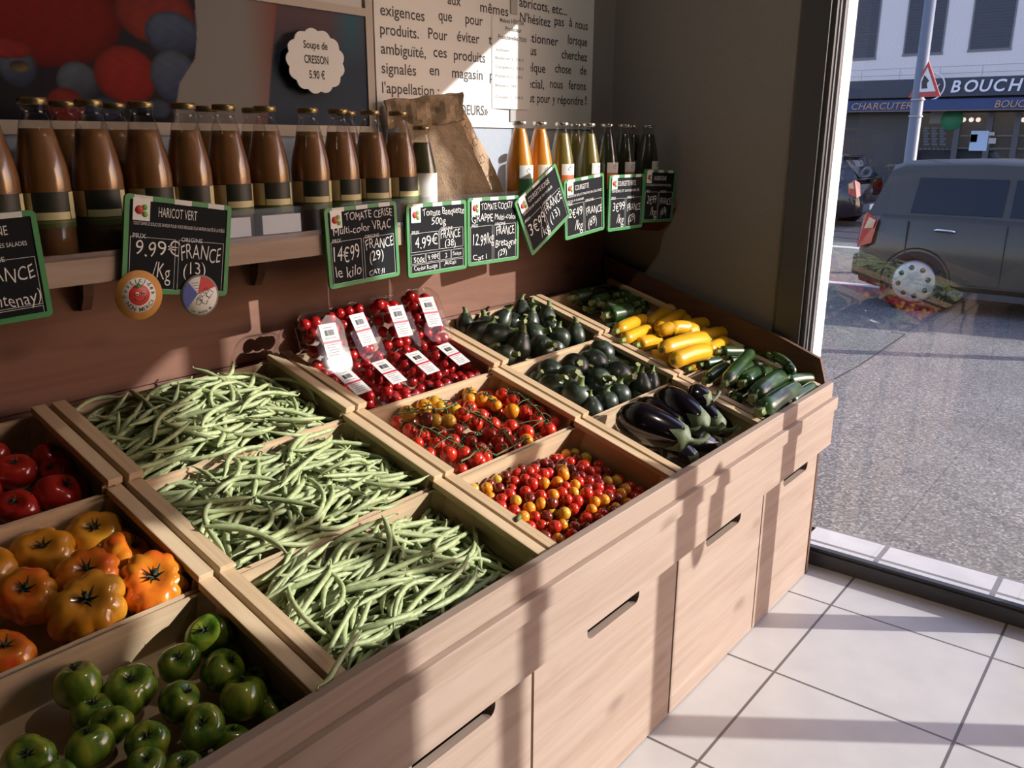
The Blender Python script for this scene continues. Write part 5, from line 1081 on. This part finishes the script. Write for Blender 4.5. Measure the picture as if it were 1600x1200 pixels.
# ---- loose cherry tomatoes
rnd = random.Random(11); spots = []
w2 = CX[2][1]-CX[2][0]
def hp(x, y): u = x/w2; return -.047-.028*max(0, u-.5)/.5+.020*math.sin(math.pi*min(1, u*1.15))*math.sin(math.pi*min(1, y/dpt))-.012*max(0, .2-y/dpt)
for tries in range(9000):
    rr = rnd.uniform(.0115, .0150); x = rnd.uniform(.012+rr, w2-.014-rr); y = rnd.uniform(.012+rr, dpt-.016-rr)
    if all((x-a)**2+(y-b_)**2 > (1.62*(rr+c_)/2)**2*1.35 for a, b_, c_ in spots): spots.append((x, y, rr))
spots.sort(key=lambda q: q[0]+q[1])
lab = {M_CR.name: ('small red cherry tomato loose in the multicoloured heap', 'red_cherry'), M_CO.name: ('small orange cherry tomato loose in the multicoloured heap', 'orange'), M_CYW.name: ('small yellow cherry tomato loose in the multicoloured heap', 'yellow'), M_CB.name: ('small brownish maroon cherry tomato loose in the multicoloured heap', 'brown')}
low = MB()
def put_ball(mt, mm, long_, label, group):
    o = bpy.data.objects.new('cherry_tomato', (BALLO if long_ else BALL)[mt.name]); COL.objects.link(o); o.matrix_world = mm; return tag(o, label, 'cherry tomato', group)
for i, (x, y, rr) in enumerate(spots):
    mt = rnd.choices([M_CR, M_CO, M_CYW, M_CB], [.52, .17, .09, .22])[0]
    h = hp(x, y)+rnd.uniform(-.004, .005)
    p = cloc(2, 0, x, y, h)
    put_ball(mt, xf(p, (rnd.uniform(-1, 1), rnd.uniform(-1, 1), rnd.uniform(-.2, 1)), rnd.uniform(0, 6), rr), rnd.random() < .4, lab[mt.name][0], '%s tomatoes of the loose heap' % lab[mt.name][1].replace('_', ' '))
mbl = {k: MB() for k in lab}
for lay in (1, 2, 3):
    for i, (x, y, rr) in enumerate(spots):
        dx, dy_ = (.008, .007) if lay % 2 else (-.006, .008)
        h = hp(x, y)-.020*lay
        if h < -.098: continue
        k = rnd.choice(list(lab)); me = BALL[k]
        xx, yy = min(max(x+dx, .026), w2-.028), min(max(y+dy_, .026), dpt-.03)
        mbl[k].add([v_.co for v_ in me.vertices], [list(p_.vertices) for p_ in me.polygons], 0, True, xf(cloc(2, 0, xx, yy, h), (0, 0, 1), 0, rr))
allv = MB(); ms_ = [M_CR, M_CO, M_CYW, M_CB]
for j, mt in enumerate(ms_): allv.add(mbl[mt.name].v, mbl[mt.name].f, j, True)
tag(allv.build('cherry_tomato_heap', ms_), 'lower layers of the loose multicoloured cherry tomato heap', 'cherry tomatoes', kind='stuff')

# ---- clear punnets of cherry tomatoes
M_PR = shiny('punnet_tomato_skin', [(.3, (.36, .010, .012)), (.7, (.44, .016, .014))], 30, rough=.15, coat=.5); BALL[M_PR.name] = ball_mesh(M_PR)
PLAS = clear('punnet_plastic', (.975, .975, .985), 1.45, .02, 1.0)
def rr_ring(w_, l_, r_, z, n=5):
    out = []
    for q_, (sx, sy) in enumerate([(1, 1), (-1, 1), (-1, -1), (1, -1)]):
        for k in range(n): a = q_*math.pi/2+k*math.pi/2/(n-1); out.append((sx*(w_/2-r_)+r_*math.cos(a), sy*(l_/2-r_)+r_*math.sin(a), z))
    return out
def punnet_mesh_parts(t, wd, ln, hg):
    def loft(rings, name, close0, close1):
        n = len(rings[0]); v = sum(rings, []); f = [(i*n+j, i*n+(j+1) % n, (i+1)*n+(j+1) % n, (i+1)*n+j) for i in range(len(rings)-1) for j in range(n)]
        if close0: f.append(tuple(range(n))[::-1])
        if close1: f.append(tuple((len(rings)-1)*n+i for i in range(n)))
        return MB().add(v, f, 0, False).build(name, PLAS, t)
    loft([rr_ring(wd*.84, ln*.88, .018, 0), rr_ring(wd*.88, ln*.92, .02, hg*.1), rr_ring(wd*.95, ln*.96, .022, hg*.5), rr_ring(wd*1.0, ln, .024, hg*.52)], 'tray', True, False)
    loft([rr_ring(wd*1.0, ln, .024, hg*.53), rr_ring(wd*.95, ln*.96, .024, hg*.55), rr_ring(wd*.92, ln*.93, .026, hg*.8), rr_ring(wd*.86, ln*.88, .03, hg*.93), rr_ring(wd*.76, ln*.80, .03, hg)], 'lid', False, True)
    lb = MB().box((-.024, -.030, hg+.0002), (.024, .052, hg+.0010)).build('label', pm('punnet_label_white', (.60, .60, .61), .7, spec=.2), t)
    MB().box((-.024, .006, hg+.0010), (.024, .011, hg+.0013)).build('label_stripe', pm('stripe_red', (.50, .03, .06), .5), lb)
    bars = MB(); x = -.013
    while x < .013: wq = random.choice((.0004, .0008, .0012)); bars.box((x, .024, hg+.0010), (x+wq, .037, hg+.0012)); x += wq+random.choice((.0004, .0008))
    bars.build('barcode', INK, lb)
    tl = MB()
    for y, a, b_ in [(.043, -.014, .012), (.018, -.016, .015), (.002, -.016, .016), (-.004, -.016, .006), (-.010, -.012, .014), (-.016, -.016, .014), (-.022, -.016, .01)]:
        x = a
        while x < b_: q_ = random.uniform(.002, .005); tl.box((x, y-.0009, hg+.0010), (min(b_, x+q_), y+.0009, hg+.0012)); x += q_+.0012
    tl.build('small_print', pm('grey_print', (.16, .16, .17), .6), lb)
PW_, PL_, PH_ = .112, .180, .060
pp = None; tn = 0
RX = [(0, 503, 525), (1, 580, 530), (2, 632, 517), (3, 676, 508)]
def punnet(M, label, k):
    global pp, tn
    if pp is None: pp = thing('tomato_punnet', label, 'tomato punnet', M=M, group='clear punnets of cherry tomatoes'); punnet_mesh_parts(pp, PW_, PL_, PH_)
    else: dup(pp, M, None, label)
    rn = random.Random(k*3+1); i = 0
    for lay, z in ((0, .0175), (1, .038)):
        for a in range(3):
            for b_ in range(5):
                if lay == 1 and rn.random() < .42: continue
                rad = rn.uniform(.0135, .0165) if lay == 0 else rn.uniform(.0125, .0145)
                x = (a-1)*.030+rn.uniform(-.002, .002); y = (b_-2)*.0325+rn.uniform(-.002, .002)+(.006 if lay else 0)
                y = max(-.068, min(.068, y))
                o = put_ball(M_PR, M @ xf((x, y, z+rn.uniform(-.001, .003)), (rn.uniform(-1, 1), rn.uniform(-1, 1), rn.uniform(0, 1)), 0, rad), False, 'red cherry tomato inside the %s' % short[k], 'cherry tomatoes in the %s' % short[k])
    tn += 1
short = ['leftmost upright punnet', 'second upright punnet from left', 'third upright punnet from left', 'rightmost upright punnet', 'leftmost front punnet', 'second front punnet from left', 'third front punnet from left', 'rightmost front punnet']
F2 = crate_frame(2, 2)
wc = CX[2][1]-CX[2][0]
for k in range(4):
    x = .064+k*.1145; y = dpt-.115+(.005 if k % 2 else 0)
    mm = F2 @ Matrix.Translation((x, y, -.045+.004*k)) @ Matrix.Rotation(R([-3, 3, -4, -7][k]), 4, 'Z') @ Matrix.Rotation(R([52, 44, 45, 43][k]), 4, 'X') @ Matrix.Translation((0, PL_/2-.01, -.01))
    punnet(mm, 'clear plastic tomato punnet propped upright at the back, %s' % ['leftmost, with glaring white reflections', 'second from left', 'third from left', 'rightmost, below the lit board'][k], k)
for k in range(4):
    x = .066+k*.1135; y = .094
    mm = F2 @ Matrix.Translation((x, y+.006, -.068)) @ Matrix.Rotation(R([4, 2, 3, 5][k]), 4, 'Z') @ Matrix.Rotation(R(14), 4, 'X')
    punnet(mm, 'clear plastic tomato punnet lying flat in the front row, %s' % ['leftmost', 'second from left', 'third from left', 'rightmost'][k], 4+k)
tag(MB().add([(0, 0, 0), (.020, .004, .001), (.024, .012, .003), (.004, .010, .002), (0, 0, .003), (.020, .004, .005), (.024, .012, .006), (.004, .010, .005)], [(3, 2, 1, 0), (4, 5, 6, 7), (0, 1, 5, 4), (1, 2, 6, 5), (2, 3, 7, 6), (3, 0, 4, 7)], 0, True, Matrix.Translation(cpt(1, 0, 808, 816, .001))).build('leaf_scrap', M_STEM), 'small torn green leaf scrap on the rail beside the loose cherry tomatoes', 'leaf')
